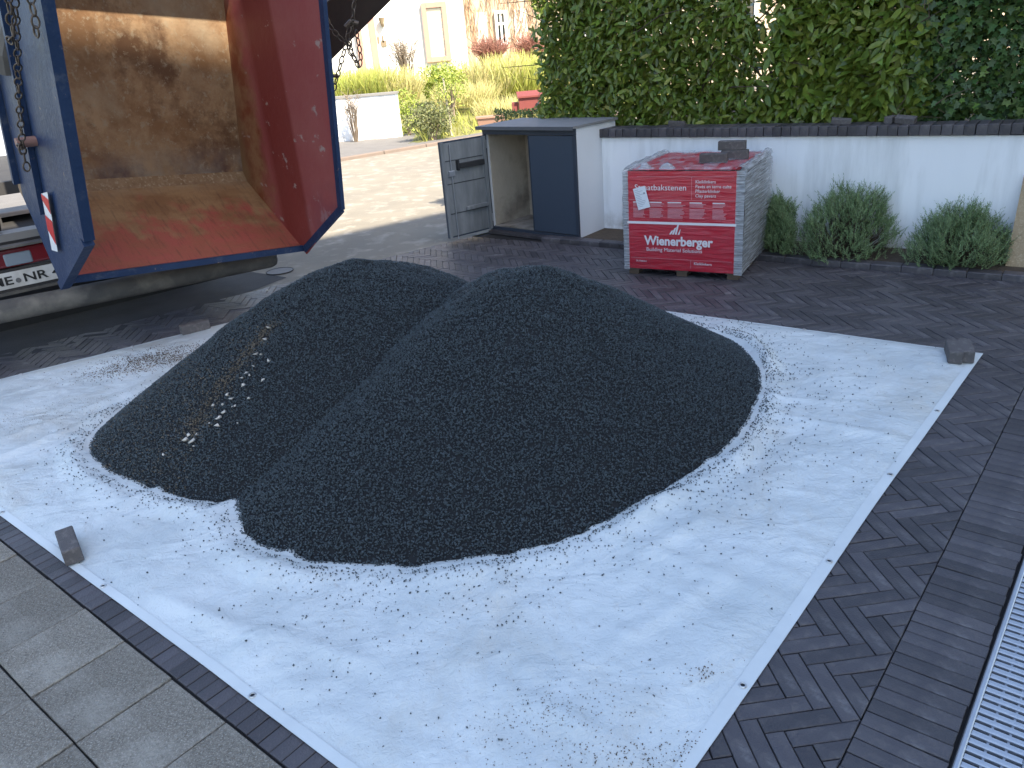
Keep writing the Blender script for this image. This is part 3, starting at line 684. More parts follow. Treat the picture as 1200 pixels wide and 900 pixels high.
film_side('top_film', film_mat('top_film', .0, .5, (5, 3, 5), (.62, .60, .62)), lambda u, v: (-PWD/2+.01+u*(PWD-.02), -PDP/2-.014+v*PDP, Z1+.024+.016*abs(noise.noise(Vector((u*5, v*9, 4))))-(.02 if v < .03 else 0)), 40, 40)
# film gathered over the upper edges
def collar(s):
    return lambda u, v: (s*(PWD/2+.014-.10*v+.012*noise.noise(Vector((u*8, v*3, s)))), -PDP/2+u*(PDP+.015), ZT-.01+.035*math.sin(math.pi*min(1, v*1.3))+.028*abs(noise.noise(Vector((u*7, v*4, s+2)))))
for s in (-1, 1): film_side('film_collar', M_film, collar(s), 40, 12)
for k, (u0, uw) in enumerate(((-.36, .10), (-.20, .13))):
    film_side('film_tuft', M_film, lambda u, v, u0=u0, uw=uw: (u0+u*uw, -PDP/2+.02+.10*v, Z1+.012+.045*math.sin(math.pi*v)*math.sin(math.pi*u)*(1+.6*noise.noise(Vector((u*5, v*5, k))))), 14, 14)
# print on the front sheet
FY = -PDP/2-.0235
FW, FH = FX1-FX0, Z1-.045
def fpos(u, v, dy=0.): return Vector((FX0+u*FW, FY-dy, .055+v*FH))
def lettering(body, u, v, size, m=M_print, bold=0., w=None):
    me = text_mesh(body, size, bold); me.materials.append(m); o = link('lettering', me, None, pal); o.rotation_euler = (math.pi/2, 0, 0); o.location = fpos(u, v)
    if w:
        xs = [q.co.x for q in me.vertices]; o.scale = (w*FW/(max(xs)-min(xs)), 1, 1)
    return o
def bar(u0, v0, u1, v1, m=M_print, th=.0006, name='printed_line'):
    a, b = fpos(u0, v0), fpos(u1, v1); return MB().box((a+b)/2, (abs(b.x-a.x), th, abs(b.z-a.z))).build(name, m, pal, world=False)
lettering('Straatbakstenen', .075, .815, .062, bold=.0, w=.475)
for i, tx in enumerate(('Kleiklinkers', 'Pavés en terre cuite', 'Pflasterklinker', 'Clay pavers')): lettering(tx, .635, .885-i*.045, .034, w=(.175, .31, .215, .18)[i])
lettering('Wienerberger', .165, .262, .098, bold=.003, w=.64)
lettering('Building Material Solutions', .18, .196, .040, w=.52)
lettering('Kleiklinkers', .63, .072, .030, w=.16); lettering('Dk. Rotbraun', .08, .078, .02, w=.10)
bar(.0, .475, 1., .50); bar(.10, .945, .97, .949, M_print2); bar(.60, .725, .6035, .945, M_print2); bar(.02, .718, .98, .722, M_print2); bar(.03, .118, .97, .1215, M_print2); bar(.60, .03, .6035, .118, M_print2)
for k, u0 in enumerate((.06, .215, .385, .585, .79)):
    wdt = (.12, .145, .165, .155, .13)[k]
    for r in range(13):
        if r == 4: continue
        v = .69-r*.0125; bar(u0, v, u0+wdt*random.uniform(.7, 1.), v+(.0075 if r else .010), M_print if r == 0 else M_print2)
for i in range(4):                                     # the rising strokes of the emblem
    u0 = .40+i*.026; hh = (.045, .075, .115, .06)[i]
    a = [fpos(u0, .375), fpos(u0+.017, .375), fpos(u0+.017+.012+(.012 if i < 3 else 0), .375+hh), fpos(u0+.017+.004, .375+hh*.82)]
    MB().prism(a, (0, -.0006, 0)).build('emblem_stroke', M_print, pal, world=False)
# delivery note stuck on the front
nt_ = thing('delivery_note', 'white delivery note stuck askew on the red wrapped pallet', 'paper', pal.location, PYAW)
Rn = Matrix.Rotation(math.radians(-15), 3, 'Y'); c0 = Vector((FX0+.148*FW, FY-.0155, .055+.74*FH))
MB().box(c0, (.098, .0008, .165), Rn).build('sheet', mat('paper', (.72, .76, .80), .7, (.66, .70, .75), 9), nt_, world=False)
M_ink = mat('grey_ink', (.30, .33, .38), .8)
for k in range(11):
    w_ = random.uniform(.03, .075); MB().box(c0+Rn @ Vector((-.042+w_/2, -.0009, .065-k*.0125)), (w_, .0006, .0028), Rn).build('printed_line', M_ink, nt_, world=False)
MB().box(c0+Rn @ Vector((.03, -.0009, .03)), (.014, .0006, .014), Rn).build('stamp', M_ink, nt_, world=False)
# three bricks on the pallet
def palpt(x, y, z): return pal.location+pf*x+pb*y+Vector((0, 0, z))
tz_ = Z1+.020
brick(palpt(.15, -.14, tz_), PYAW+math.radians(4), 'dark brick lying at the front of the three on the pallet')
brick(palpt(.27, .02, tz_), PYAW+math.radians(8), 'dark brick on the red pallet top, partly under another brick')
brick(palpt(.245, .03, tz_+.068), PYAW+math.radians(2), 'dark brick stacked topmost on the wrapped pallet')
# ================================================================== BIN SHED
M_anth = mat('anthracite_paint', (.040, .052, .072), .45, (.034, .045, .064), 3, bump=.05, bscale=60)
M_blue = mat('blue_grey_paint', (.050, .068, .095), .45, (.045, .062, .088), 2.5, bump=.05, bscale=50)
M_roofs = mat('roof_felt', (.20, .205, .21), .7, (.25, .25, .255), 6, 6, .3, bump=.2, bscale=90)
M_inner = mat('shed_inner', (.55, .48, .38), .9, (.42, .36, .28), 4, 8, .25, stain=(.12, .10, .08), stain_scale=3, stain_amt=.75, bump=.3, bscale=40)
M_zinc = mat('weathered_zinc', (.19, .21, .22), .5, (.33, .35, .36), 9, 8, .2, metal=.2, stretch=(1, 1, .25), stain=(.09, .10, .11), stain_scale=4, stain_amt=.6, bump=.15, bscale=40)
SFR = G(681, 283); SYAW = math.radians(-44.5); sx = Vector((math.cos(SYAW), math.sin(SYAW), 0)); sy = Vector((-sx.y, sx.x, 0))
SW, SDp, SH = 1.17, .60, 1.03
shed = thing('bin_shed', 'small white bin shed with blue grey doors, one standing open', 'shed', SFR-sx*SW, SYAW)
def sb(name, c, d, m, parent=shed, R=None, ch=0.): return MB().box(c, d, R, ch).build(name, m, parent, world=False)
HF, HB = 1.0, 1.03
sb('side_wall', (SW-.012, SDp/2, SH/2), (.024, SDp, SH), mat('shed_white', (.70, .72, .74), .8, (.66, .69, .72), 3, bump=.08, bscale=50))
sb('side_wall', (.012, SDp/2, SH/2), (.024, SDp, SH), MATS['shed_white']); sb('back_wall', (SW/2, SDp-.012, SH/2), (SW-.05, .024, SH-.01), MATS['shed_white'])
sb('lining', (.030, SDp/2, .5), (.010, SDp-.06, .95), M_inner); sb('lining', (SW/2, SDp-.030, .5), (SW-.07, .010, .95), M_inner); sb('lining', (SW-.030, SDp/2, .5), (.010, SDp-.06, .95), M_inner)
sb('lining_batten', (SW*.42, SDp-.045, .5), (.035, .02, .94), M_inner); sb('divider', (SW/2+.03, SDp-.10, .5), (.012, .12, .94), M_inner)
sb('floor', (SW/2, SDp/2, .035), (SW-.05, SDp-.03, .05), mat('shed_floor', (.36, .33, .29), .9, (.28, .25, .2), 6, stain=(.10, .08, .06), stain_scale=7, stain_amt=.8))
rfm = MB(); rfm.prism([(-.05, -.06, SH), (SW+.012, -.06, SH), (SW+.012, SDp+.03, SH+.004), (-.05, SDp+.03, SH+.004)], (0, 0, .022)); rfm.build('roof', M_roofs, shed, world=False)
sb('roof_edge', (SW/2-.019, -.063, SH+.004), (SW+.066, .006, .030), mat('roof_edge_metal', (.10, .105, .115), .5))
sb('frame_head', (SW/2, -.012, SH-.03), (SW, .024, .055), M_anth); sb('frame_post', (SW-.014, -.014, (SH-.058)/2), (.030, .022, SH-.060), M_anth); sb('frame_post', (.014, -.014, (SH-.058)/2), (.028, .022, SH-.060), M_anth)
sb('threshold', (SW/2, -.010, .030), (SW-.06, .02, .05), M_anth)
dh = SH-.125; dz = .062+dh/2
d1 = sb('door', (SW-.03-.265, -.012, dz), (.525, .022, dh), M_blue); sb('door_edge', (SW-.03-.53-.004, -.013, dz), (.008, .026, dh), M_anth, d1)
# open leaf, hinged on the left post
hp = Vector((.012, -.03, 0)); oa = math.radians(-99); R_ = Matrix.Rotation(oa, 3, 'Z'); DWd = .535
def leaf(c, d): return hp+R_ @ Vector(c), d
od = MB(); c, d = leaf((DWd/2, 0, .04+.46), (DWd, .022, .93)); od.box(c, d, R_); od = od.build('open_door', M_blue, shed, world=False)
od['label'] = 'open door leaf showing its weathered grey inner side'
def dl(name, c, d, m, ch=0.): cc, dd = leaf(c, d); return MB().box(cc, dd, R_, ch).build(name, m, od, world=False)
YI = -.016 if True else .016
# inner face of the leaf looks towards the shed's right: after opening, local -y or +y decided by the hinge side
YI = .0145
dl('inner_panel', (DWd/2, YI, .5), (DWd-.02, .006, .90), M_zinc)
for zz in (.27, .56, .78): dl('panel_seam', (DWd/2, YI+.004, zz), (DWd-.03, .004, .008), mat('seam', (.05, .055, .06), .6))
dl('edge_rail', (.02, YI+.012, .5), (.035, .03, .92), M_zinc); dl('edge_rail', (DWd-.018, YI+.008, .5), (.03, .02, .92), M_zinc)
dl('shelf_rail', (.17, YI+.02, .30), (.27, .035, .035), M_zinc, .004); dl('bin_clip', (.19, YI+.018, .72), (.30, .03, .05), mat('rubber', (.03, .032, .034), .7), .005); dl('bin_clip', (.36, YI+.02, .73), (.02, .04, .10), MATS['rubber'])
cc = [leaf((DWd-.10, YI+.014, z), (0, 0, 0))[0] for z in (.02, .93)]; MB().tube(cc, .006, 8).build('bolt_rod', M_galv, od, world=False)
dl('lock_box', (DWd-.10, YI+.012, .66), (.07, .022, .05), M_galv, .004)
for zz in (.15, .88): dl('hinge', (.0, .0, zz), (.05, .04, .08), M_galv, .004)
# brick step below the shed
st_ = tag(MB().box(SFR-sx*SW*.47-sy*.045+Vector((0, 0, .012)), (SW*1.0, .10, .03), Matrix.Rotation(SYAW, 3, 'Z')).build('shed_plinth', M_paver), kind='structure')

# ================================================================== VEGETATION
def leaf_mat(name, c, c2, trans=.2, rough=.42, rand=.35, hue=.02): return mat(name, c, rough, c2, 5, 3, .3, rand=rand, trans=trans, spec=.5, huevar=hue)
M_laurel = leaf_mat('laurel_leaf', (.125, .185, .026), (.20, .26, .045), .32, .28)
M_laurel2 = leaf_mat('laurel_leaf_yellow', (.22, .26, .05), (.28, .28, .07), .25)
M_ivy = leaf_mat('ivy_leaf', (.055, .105, .030), (.085, .145, .04), .2, .40)
M_ivy2 = leaf_mat('ivy_leaf_young', (.11, .19, .03), (.15, .22, .04), .25, .4)
M_twig = mat('twig', (.055, .040, .028), .9, (.09, .065, .045), 20)
def hedge(name, label, cat, s0, s1, n, tmpl, mats, size, z0=.96, z1=2.75, nparts=300, dep=.75, stems=7, gap=None, weights=(.95, .05), down=.5, hole=-.6):
    """leaves spread through a clipped volume behind the wall; s along the wall, n into the garden"""
    root = thing(name, label, cat, wp((s0+s1)/2, WOFF+.55, .9), 0)
    n0 = WOFF+.26
    r = rng
    u = r.uniform(s0, s1, n); d = np.abs(r.normal(0, .24, n)); d = np.where(d > dep, r.uniform(0, dep, n), d); z = r.uniform(z0, z1, n)
    face = np.array([.10*noise.noise(Vector((a*1.4, b*1.6, 3)))+.06*noise.noise(Vector((a*5, b*5, 5))) for a, b in zip(u, z)])
    holes = np.array([noise.noise(Vector((a*4.2, b*4.2, 11)))+.5*noise.noise(Vector((a*9, b*9, 2))) for a, b in zip(u, z)])
    keep = (holes > hole) | (d > .25)
    if gap: keep &= ~((np.abs(u-gap[0]-.05*np.sin(z*5)) < gap[1]*(.35+.65*np.abs(np.sin(z*3.3+1)))) & (r.random(n) < gap[2]*np.clip((z-1.0)/.35, .25, 1)))
    u, d, z, face = u[keep], d[keep], z[keep], face[keep]; n = len(u)
    # round off the ends of the row
    nn = n0+.02-face+d
    P = np.outer(u, WE)+np.outer(nn, WN)+np.array(K0); P[:, 2] = z
    out = -np.array(WN)
    D = r.normal(0, .75, (n, 3)); D[:, 2] -= down; D += out*.25
    U = np.tile(out*1.0, (n, 1))+np.array((0, 0, .75))+r.normal(0, .45, (n, 3))
    sz = r.uniform(size*.65, size*1.2, n)
    Pl = P-np.array(root.location)
    order = np.argsort(nn); vis = np.array([visible(*P[i]) for i in order]); first = order[vis][:nparts]; fs = set(first.tolist())
    mi = r.choice(len(mats), n, p=weights)
    shared = [leafmesh('leaf', np.zeros((1, 3)), np.array([[1., 0, 0]]), np.array([[0, 0, 1.]]), np.array([1.]), tmpl, m) for m in mats]
    Fr = frames(D, U)
    for i in first:
        o = link('leaf', shared[mi[i]], None, root); M = Matrix(Fr[i].tolist()).to_4x4(); o.matrix_local = Matrix.Translation(Pl[i]) @ M @ Matrix.Scale(sz[i], 4)
    rest = np.array([i for i in range(n) if i not in fs])
    for k, m in enumerate(mats):
        q = rest[mi[rest] == k]
        if len(q): tag(link('foliage', leafmesh('foliage', Pl[q], D[q], U[q], sz[q], tmpl, m), None, root), kind='stuff')
    for k in range(stems):
        s = s0+(k+.5)*(s1-s0)/stems+random.uniform(-.1, .1); nb = WOFF+.55+random.uniform(-.12, .2); base = wp(s, nb, .88)
        b = MB(); h = z1-1.0; pts = [base]; 
        for q in range(1, 7): pts.append(base+Vector((random.gauss(0, .04)*q, random.gauss(0, .04)*q, h*q/6)))
        b.tube(pts, [.016-.0018*q for q in range(7)], 6)
        for q in range(14):
            a = pts[random.randint(1, 5)]; e = a+WE*random.gauss(0, .35)-WN*random.uniform(-.2, .4)+Vector((0, 0, random.uniform(.05, .4))); b.tube([a, a.lerp(e, .5)+Vector((0, 0, .05)), e], [.007, .005, .002], 5)
        b.build('stem', M_twig, root)
    return root
def sat(px, py=100): q = onplane(wp(0, WOFF+.4), WN, px, py); return (q-K0).dot(WE)
hedge('laurel_hedge', 'glossy laurel hedge with small leaves behind the bin shed and wall', 'hedge', sat(636), sat(885), 17000, LAUREL, [M_laurel, M_laurel2], .096, weights=(.90, .10), gap=(sat(905), .30, .92))
hedge('laurel_hedge', 'large leaved laurel hedge between the thin gap and the ivy', 'hedge', sat(885), sat(1085), 12500, LAUREL, [M_laurel, M_laurel2], .118, gap=(sat(885), .20, .92), stems=5, weights=(.94, .06))
hedge('ivy', 'dark ivy climbing over the end of the hedge', 'ivy', sat(1070), WLEN1+.3, 24000, IVY, [M_ivy, M_ivy2], .07, stems=6, weights=(.86, .14), down=.7, dep=.45, hole=-2)
# dry twigs where laurel and ivy meet
b = MB(); q0 = sat(1068)
for k in range(90):
    a = wp(q0+random.gauss(0, .10), WOFF+.25+random.uniform(0, .25), random.uniform(1.0, 2.2)); e = a+WE*random.gauss(0, .12)-WN*random.uniform(-.05, .08)+Vector((0, 0, random.uniform(-.1, .25))); b.tube([a, a.lerp(e, .5)+WE*random.gauss(0, .03), e], [.004, .003, .0015], 4)
tag(b.build('dry_twigs', mat('dry_twig', (.17, .125, .085), .9, (.11, .08, .06), 20)), 'brown dry twigs hanging between the laurel and the ivy', 'twigs', kind='stuff')

def needle_shrub(label, px0, px1, pytop, pybase, seed):
    r = np.random.default_rng(seed); nmid = .27
    a = onplane(wp(0, nmid), WN, px0, pybase-20); c = onplane(wp(0, nmid), WN, px1, pybase-20); top = onplane(wp(0, nmid), WN, (px0+px1)/2, pytop)
    s0, s1 = (a-K0).dot(WE), (c-K0).dot(WE); hgt = top.z; ctr = wp((s0+s1)/2, nmid, .03); rx = (s1-s0)/2*1.06
    root = thing('rosemary_shrub', label, 'shrub', ctr)
    P = []; D = []; U = []; S = []; stem = MB()
    for k in range(1250):
        th = r.uniform(0, 2*math.pi); cz = r.random()**.7; q = math.sqrt(max(0, 1-cz*cz)); sh = r.uniform(.55, 1.0)**.5
        lump = 1+.34*noise.noise(Vector((math.cos(th)*2.3, math.sin(th)*2.3, cz*2.6+seed*3)))
        tip = Vector((math.cos(th)*q*rx, math.sin(th)*q*.30, hgt*(.02+.88*cz)))*sh*lump
        up = Vector((math.cos(th)*q*.55+r.normal(0, .38), math.sin(th)*q*.55+r.normal(0, .38), .9)).normalized(); ln = r.uniform(.06, .13)*(1.7 if r.random() < .16 and sh > .85 else 1)
        p0 = tip-up*ln*.4
        if k % 6 == 0: stem.tube([Vector((tip.x*.2, tip.y*.2, 0)), Vector((tip.x*.7, tip.y*.7, tip.z*.5)), tip], [.004, .003, .0012], 4, False)
        e1 = up.orthogonal().normalized(); e2 = up.cross(e1)
        for i in range(20):
            t = i/19; a_ = i*2.4+k; x = p0+up*ln*t; dd = up*(.55+.5*t)+(e1*math.cos(a_)+e2*math.sin(a_))*.8
            P.append(x); D.append(dd); U.append(up); S.append(r.uniform(.016, .028)*(1.1-.5*t))
    P = np.array(P)[:, :3]; D = np.array(D); U = np.array(U)
    tag(link('foliage', leafmesh('foliage', P, D, U, np.array(S), (NEEDLE[0]*np.array([1, 1.9, 1]), NEEDLE[1]), leaf_mat('rosemary_leaf', (.16, .245, .10), (.23, .31, .15), .2, .6, .45)), None, root), kind='stuff')
    stem.build('stem', M_twig, root, world=False)
needle_shrub('tall grey green rosemary shrub in the bed against the white wall', 934, 1052, 219, 300, 3)
needle_shrub('low spreading rosemary shrub next to the tan board', 1066, 1186, 243, 312, 4)
needle_shrub('narrow rosemary shrub half hidden beside the wrapped pallet', 893, 926, 230, 300, 5)
# tan board leaning at the right
bd = thing('board', 'tan chipboard leaning against the wall at the bed', 'board', Vector((0, 0, 0)))
q0 = onplane(wp(0, .24), WN, 1180, 300); q1 = onplane(wp(0, WOFF-.06), WN, 1200, 205); q0.z = .03
bv = [q0, q0+WE*.6, q0+WE*.6+WN*.018, q0+WN*.018]+[q1, q1+WE*.6, q1+WE*.6+WN*.018, q1+WN*.018]
bd.location = q0; INV[bd] = Matrix.Translation(-q0)
MB().add(bv, [(0, 1, 2, 3), (4, 5, 6, 7), (0, 1, 5, 4), (1, 2, 6, 5), (2, 3, 7, 6), (3, 0, 4, 7)]).build('panel', mat('chipboard', (.42, .32, .20), .85, (.30, .22, .13), 30, 6, .25, bump=.3, bscale=80, c3=(.5, .40, .27)), bd)

# ================================================================== SKIP
def paint(name, build):
    m = bpy.data.materials.new(name); m.use_nodes = True; build(m.node_tree); MATS[name] = m; return m
def nodes_tools(nt):
    N, L = nt.nodes, nt.links
    def noi(sc, det=6, lo=.4, hi=.6, stretch=None, coord='UV', rg=.6):
        tc = N.new('ShaderNodeTexCoord'); v = tc.outputs[coord]
        if stretch: mp = N.new('ShaderNodeMapping'); mp.inputs['Scale'].default_value = stretch; L.new(v, mp.inputs[0]); v = mp.outputs[0]
        n = N.new('ShaderNodeTexNoise'); n.inputs['Scale'].default_value = sc; n.inputs['Detail'].default_value = det; n.inputs['Roughness'].default_value = rg; L.new(v, n.inputs['Vector'])
        r = N.new('ShaderNodeMapRange'); r.inputs[1].default_value = lo; r.inputs[2].default_value = hi; L.new(n.outputs[0], r.inputs[0]); return r.outputs[0]
    def mix(f, a, b):
        x = N.new('ShaderNodeMix'); x.data_type = 'RGBA'
        for s, v in ((0, f), (6, a), (7, b)):
            if isinstance(v, (int, float)): x.inputs[s].default_value = v
            elif isinstance(v, tuple): x.inputs[s].default_value = (*v, 1)
            else: L.new(v, x.inputs[s])
        return x.outputs[2]
    def axis(i, lo, hi):
        tc = N.new('ShaderNodeTexCoord'); sp_ = N.new('ShaderNodeSeparateXYZ'); L.new(tc.outputs['UV'], sp_.inputs[0]); r = N.new('ShaderNodeMapRange'); r.inputs[1].default_value = lo; r.inputs[2].default_value = hi; L.new(sp_.outputs[i], r.inputs[0]); return r.outputs[0]
    def math_(op, a, b):
        m = N.new('ShaderNodeMath'); m.operation = op; m.use_clamp = True
        for i, v in enumerate((a, b)):
            if isinstance(v, (int, float)): m.inputs[i].default_value = v
            else: L.new(v, m.inputs[i])
        return m.outputs[0]
    def finish(col, rough=.6, bump=None, spec=.25):
        b = N['Principled BSDF']; L.new(col, b.inputs['Base Color']); b.inputs['Roughness'].default_value = rough; b.inputs['Specular IOR Level'].default_value = spec
        if bump: bp = N.new('ShaderNodeBump'); bp.inputs['Strength'].default_value = .3; bp.inputs['Distance'].default_value = .008; L.new(bump, bp.inputs['Height']); L.new(bp.outputs[0], b.inputs['Normal'])
    return noi, mix, axis, math_, finish
def m_floor(nt):
    noi, mix, axis, mth, fin = nodes_tools(nt)
    col = mix(noi(3.2, 10, .42, .58, None, 'UV', .72), (.27, .15, .075), (.44, .29, .165))                 # brown rust and dust
    col = mix(noi(1.7, 9, .50, .58, None, 'UV', .7), col, (.17, .092, .05))
    col = mix(mth('MULTIPLY', noi(2.6, 9, .50, .66), .7), col, (.42, .32, .21))
    col = mix(mth('MULTIPLY', noi(30, 8, .54, .62, None, 'UV', .75), .75), col, (.40, .32, .22))
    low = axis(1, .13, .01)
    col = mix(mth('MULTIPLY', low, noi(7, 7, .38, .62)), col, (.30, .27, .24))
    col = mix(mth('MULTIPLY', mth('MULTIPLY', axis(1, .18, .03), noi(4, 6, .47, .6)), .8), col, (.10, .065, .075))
    fin(col, .75, noi(30, 6, .3, .7))
def m_apron(nt):
    noi, mix, axis, mth, fin = nodes_tools(nt)
    col = mix(noi(5, 7, .4, .6), (.22, .115, .058), (.31, .19, .10))
    red = mix(noi(6, 6, .4, .6), (.34, .085, .066), (.29, .095, .06))
    f = mth('ADD', mth('MULTIPLY', axis(1, .75, .0), 1.0), mth('MULTIPLY', noi(5, 7, .3, .7, (1.6, .8, 1)), .9)); f2 = mth('SUBTRACT', f, .62); f2 = mth('MULTIPLY', f2, 2.6)
    col = mix(f2, col, red)
    col = mix(mth('MULTIPLY', noi(5, 9, .52, .68, (12, 1.0, 1)), .45), col, (.09, .05, .035))
    col = mix(mth('MULTIPLY', axis(1, .82, 1.0), noi(9, 6, .35, .6)), col, (.33, .25, .17))
    fin(col, .6, noi(40, 5, .3, .7, (3, 1, 1)))
def m_sidewall(nt):
    noi, mix, axis, mth, fin = nodes_tools(nt)
    col = mix(noi(3, 6, .35, .65), (.33, .085, .085), (.36, .115, .108))                    # dull red paint
    # rusted half towards the floor plate (u small)
    e = mth('ADD', axis(0, .42, .10), mth('MULTIPLY', noi(6, 8, .35, .65), .35)); e = mth('MULTIPLY', mth('SUBTRACT', e, .55), 3.5)
    rust = mix(noi(8, 8, .42, .58, (1, 1, 1)), (.24, .075, .038), (.33, .18, .095))
    rust = mix(mth('MULTIPLY', axis(0, .14, .02), 1.), rust, (.26, .17, .09))
    band = mth('MULTIPLY', axis(0, .60, .57), axis(0, .30, .36)); col = mix(mth('MULTIPLY', band, .8), col, (.21, .035, .028))
    col = mix(e, col, rust)
    col = mix(mth('MULTIPLY', noi(7, 9, .62, .66, (1, 1.6, 1)), .8), col, (.42, .36, .33))       # scraped spots
    low = mth('MULTIPLY', axis(1, .34, .05), axis(0, .55, .95))
    col = mix(mth('MULTIPLY', mth('MULTIPLY', low, noi(5, 6, .35, .55)), 1.0), col, (.025, .035, .075))   # blue showing near the lower corner
    col = mix(mth('MULTIPLY', mth('MULTIPLY', low, noi(9, 8, .55, .6, (1, .5, 1))), .9), col, (.45, .45, .48))
    fin(col, .5, noi(18, 6, .3, .7))
def m_navy(nt):
    noi, mix, axis, mth, fin = nodes_tools(nt)
    col = mix(noi(4, 6, .35, .65, None, 'Object'), (.016, .034, .085), (.024, .046, .105))
    col = mix(mth('MULTIPLY', noi(6, 8, .55, .68, None, 'Object', .75), .6), col, (.10, .115, .15))
    col = mix(mth('MULTIPLY', noi(14, 8, .63, .67, None, 'Object', .8), .9), col, (.28, .20, .15))
    fin(col, .48, noi(25, 5, .3, .7, None, 'Object'))
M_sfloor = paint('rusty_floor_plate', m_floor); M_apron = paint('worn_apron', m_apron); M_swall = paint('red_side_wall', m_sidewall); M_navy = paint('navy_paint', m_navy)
KY = math.radians(43); KA = Vector((math.sin(KY), -math.cos(KY), 0)); KU = Vector((math.cos(KY), math.sin(KY), 0))      # KA: out of the mouth, KU: to the right along the lip
L0 = G(70, 330, .60); d = ray(358, 292); A_ = np.array([[d.x, -KU.x], [d.y, -KU.y]]); s_, W_ = np.linalg.solve(A_, np.array(L0[:2])); R0 = EYE+d*float(s_)
def RP(px, py): return onplane(R0, KU, px, py)
def LP(px, py): return onplane(L0, KU, px, py)
skip = thing('skip_container', 'tipped red and blue skip with rusty open mouth hanging behind the truck', 'skip', Vector((L0.x*.5+R0.x*.5, L0.y*.5+R0.y*.5, 0)))
def quad(name, a, b, c, d_, m, parent=skip, th=.012, nu=1):
    """thick plate a-b (bottom edge), d-c (top edge), UV 0..1"""
    a, b, c, d_ = [INV[skip] @ Vector(p) for p in (a, b, c, d_)]
    n = (b-a).cross(d_-a).normalized()*th
    me = bpy.data.meshes.new(name); vs_ = [a, b, c, d_, a-n, b-n, c-n, d_-n]; me.from_pydata([tuple(v) for v in vs_], [], [(0, 1, 2, 3), (7, 6, 5, 4), (0, 4, 5, 1), (1, 5, 6, 2), (2, 6, 7, 3), (3, 7, 4, 0)])
    uv = me.uv_layers.new(name='UVMap'); co = [(0, 0), (1, 0), (1, 1), (0, 1)]
    for l in me.loops: uv.data[l.index].uv = co[l.vertex_index % 4]
    me.materials.append(m); return link(name, me, None, parent)
rel = L0-R0
diagR, topR, creR, flTop, ovR = RP(400, 245), RP(378, 0), RP(285, 207), RP(265, 27), RP(278, 0)
topR2 = diagR+(topR-diagR)*1.62
LS = .93
lipL = L0+KU*.07; creL = creR+rel*LS; flL = flTop+rel*LS; fl2 = flTop+(flTop-creR)*.75; flL2 = fl2+rel*LS; ov2 = fl2+KA*.55+Vector((0, 0, .02)); ov2L = ov2+rel*LS
lipR = RP(355, 291)
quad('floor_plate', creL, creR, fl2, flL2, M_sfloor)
quad('apron_plate', lipL, lipR, creR, creL, M_apron)
quad('bend_plate', lipL.lerp(creL, .93), lipR.lerp(creR, .93), creR.lerp(fl2, .022), creL.lerp(flL2, .022), mat('bend_dust', (.30, .20, .12), .85, (.20, .12, .065), 14, 9, .2, c3=(.38, .30, .21), bump=.5, bscale=60))
quad('end_plate', flL2, fl2, ov2, ov2L, M_sfloor)
# right wall: a polygon with UV (u from floor to mouth, v up)
def wall_poly(name, pts, m, u0, u1, v0, v1, th):
    P = [INV[skip] @ Vector(p) for p in pts]; n = len(P); me = bpy.data.meshes.new(name)
    me.from_pydata([tuple(p) for p in P]+[tuple(p+th) for p in P], [], [tuple(range(n)), tuple(reversed(range(n, 2*n)))]+[(i, i+n, (i+1) % n+n, (i+1) % n) for i in range(n)])
    uv = me.uv_layers.new(name='UVMap')
    for l in me.loops:
        p = Vector(pts[l.vertex_index % n]); uv.data[l.index].uv = ((p.dot(KA)-u0)/(u1-u0), (p.z-v0)/(v1-v0))
    me.materials.append(m); return link(name, me, None, skip)
uu0, uu1 = creR.dot(KA), topR.dot(KA)
wall_poly('side_wall', [R0-Vector((0, 0, .04)), diagR, topR2, ov2+Vector((0, 0, .03)), fl2-KA*.03, creR-KA*.03-Vector((0, 0, .05))], M_swall, uu0, uu1, R0.z, topR.z, KU*.012)
eb = MB(); eb.beam(R0, diagR, .05, .03, KU); eb.beam(diagR, topR2, .05, .03, KU); eb.build('edge_beam', M_navy, skip)
lb = MB(); lb.beam(lipL-KU*.05, lipR+KU*.02, .03, .045, (0, 0, 1)); lb.build('lip_beam', M_navy, skip)
# left wall and its outer box frame
diagL, topL, bkL, bk2 = LP(97, 278), LP(47, 0), LP(27, 231), LP(0, 110)
topL2 = diagL+(topL-diagL)*1.62; bk3 = bk2+(bk2-bkL)*1.2+KA*.1
wall_poly('side_wall', [L0+KU*.05, diagL+KU*.05, topL2+KU*.05, ov2L, flL2, creL], M_swall, uu0, uu1, L0.z, topL.z, KU*.01)
wall_poly('gusset_plate', [L0, diagL, topL2, bk3, bk2, bkL], M_navy, uu0, uu1, L0.z, topL.z, KU*.02)
def strip(a, b, w, t):                          # box profile standing outwards from the mouth's edge
    m = MB(); dirn = (b-a).normalized(); nrm = KU.cross(dirn).normalized(); m.add([a-KU*.015, a+KU*w, b+KU*w, b-KU*.015, a-KU*.015+nrm*t, a+KU*w+nrm*t, b+KU*w+nrm*t, b-KU*.015+nrm*t], [(0, 1, 2, 3), (4, 5, 6, 7), (0, 1, 5, 4), (1, 2, 6, 5), (2, 3, 7, 6), (3, 0, 4, 7)]); return m
for a, b in ((L0, diagL), (diagL, topL2)): strip(a, b, .045, .055).build('edge_beam', M_navy, skip)
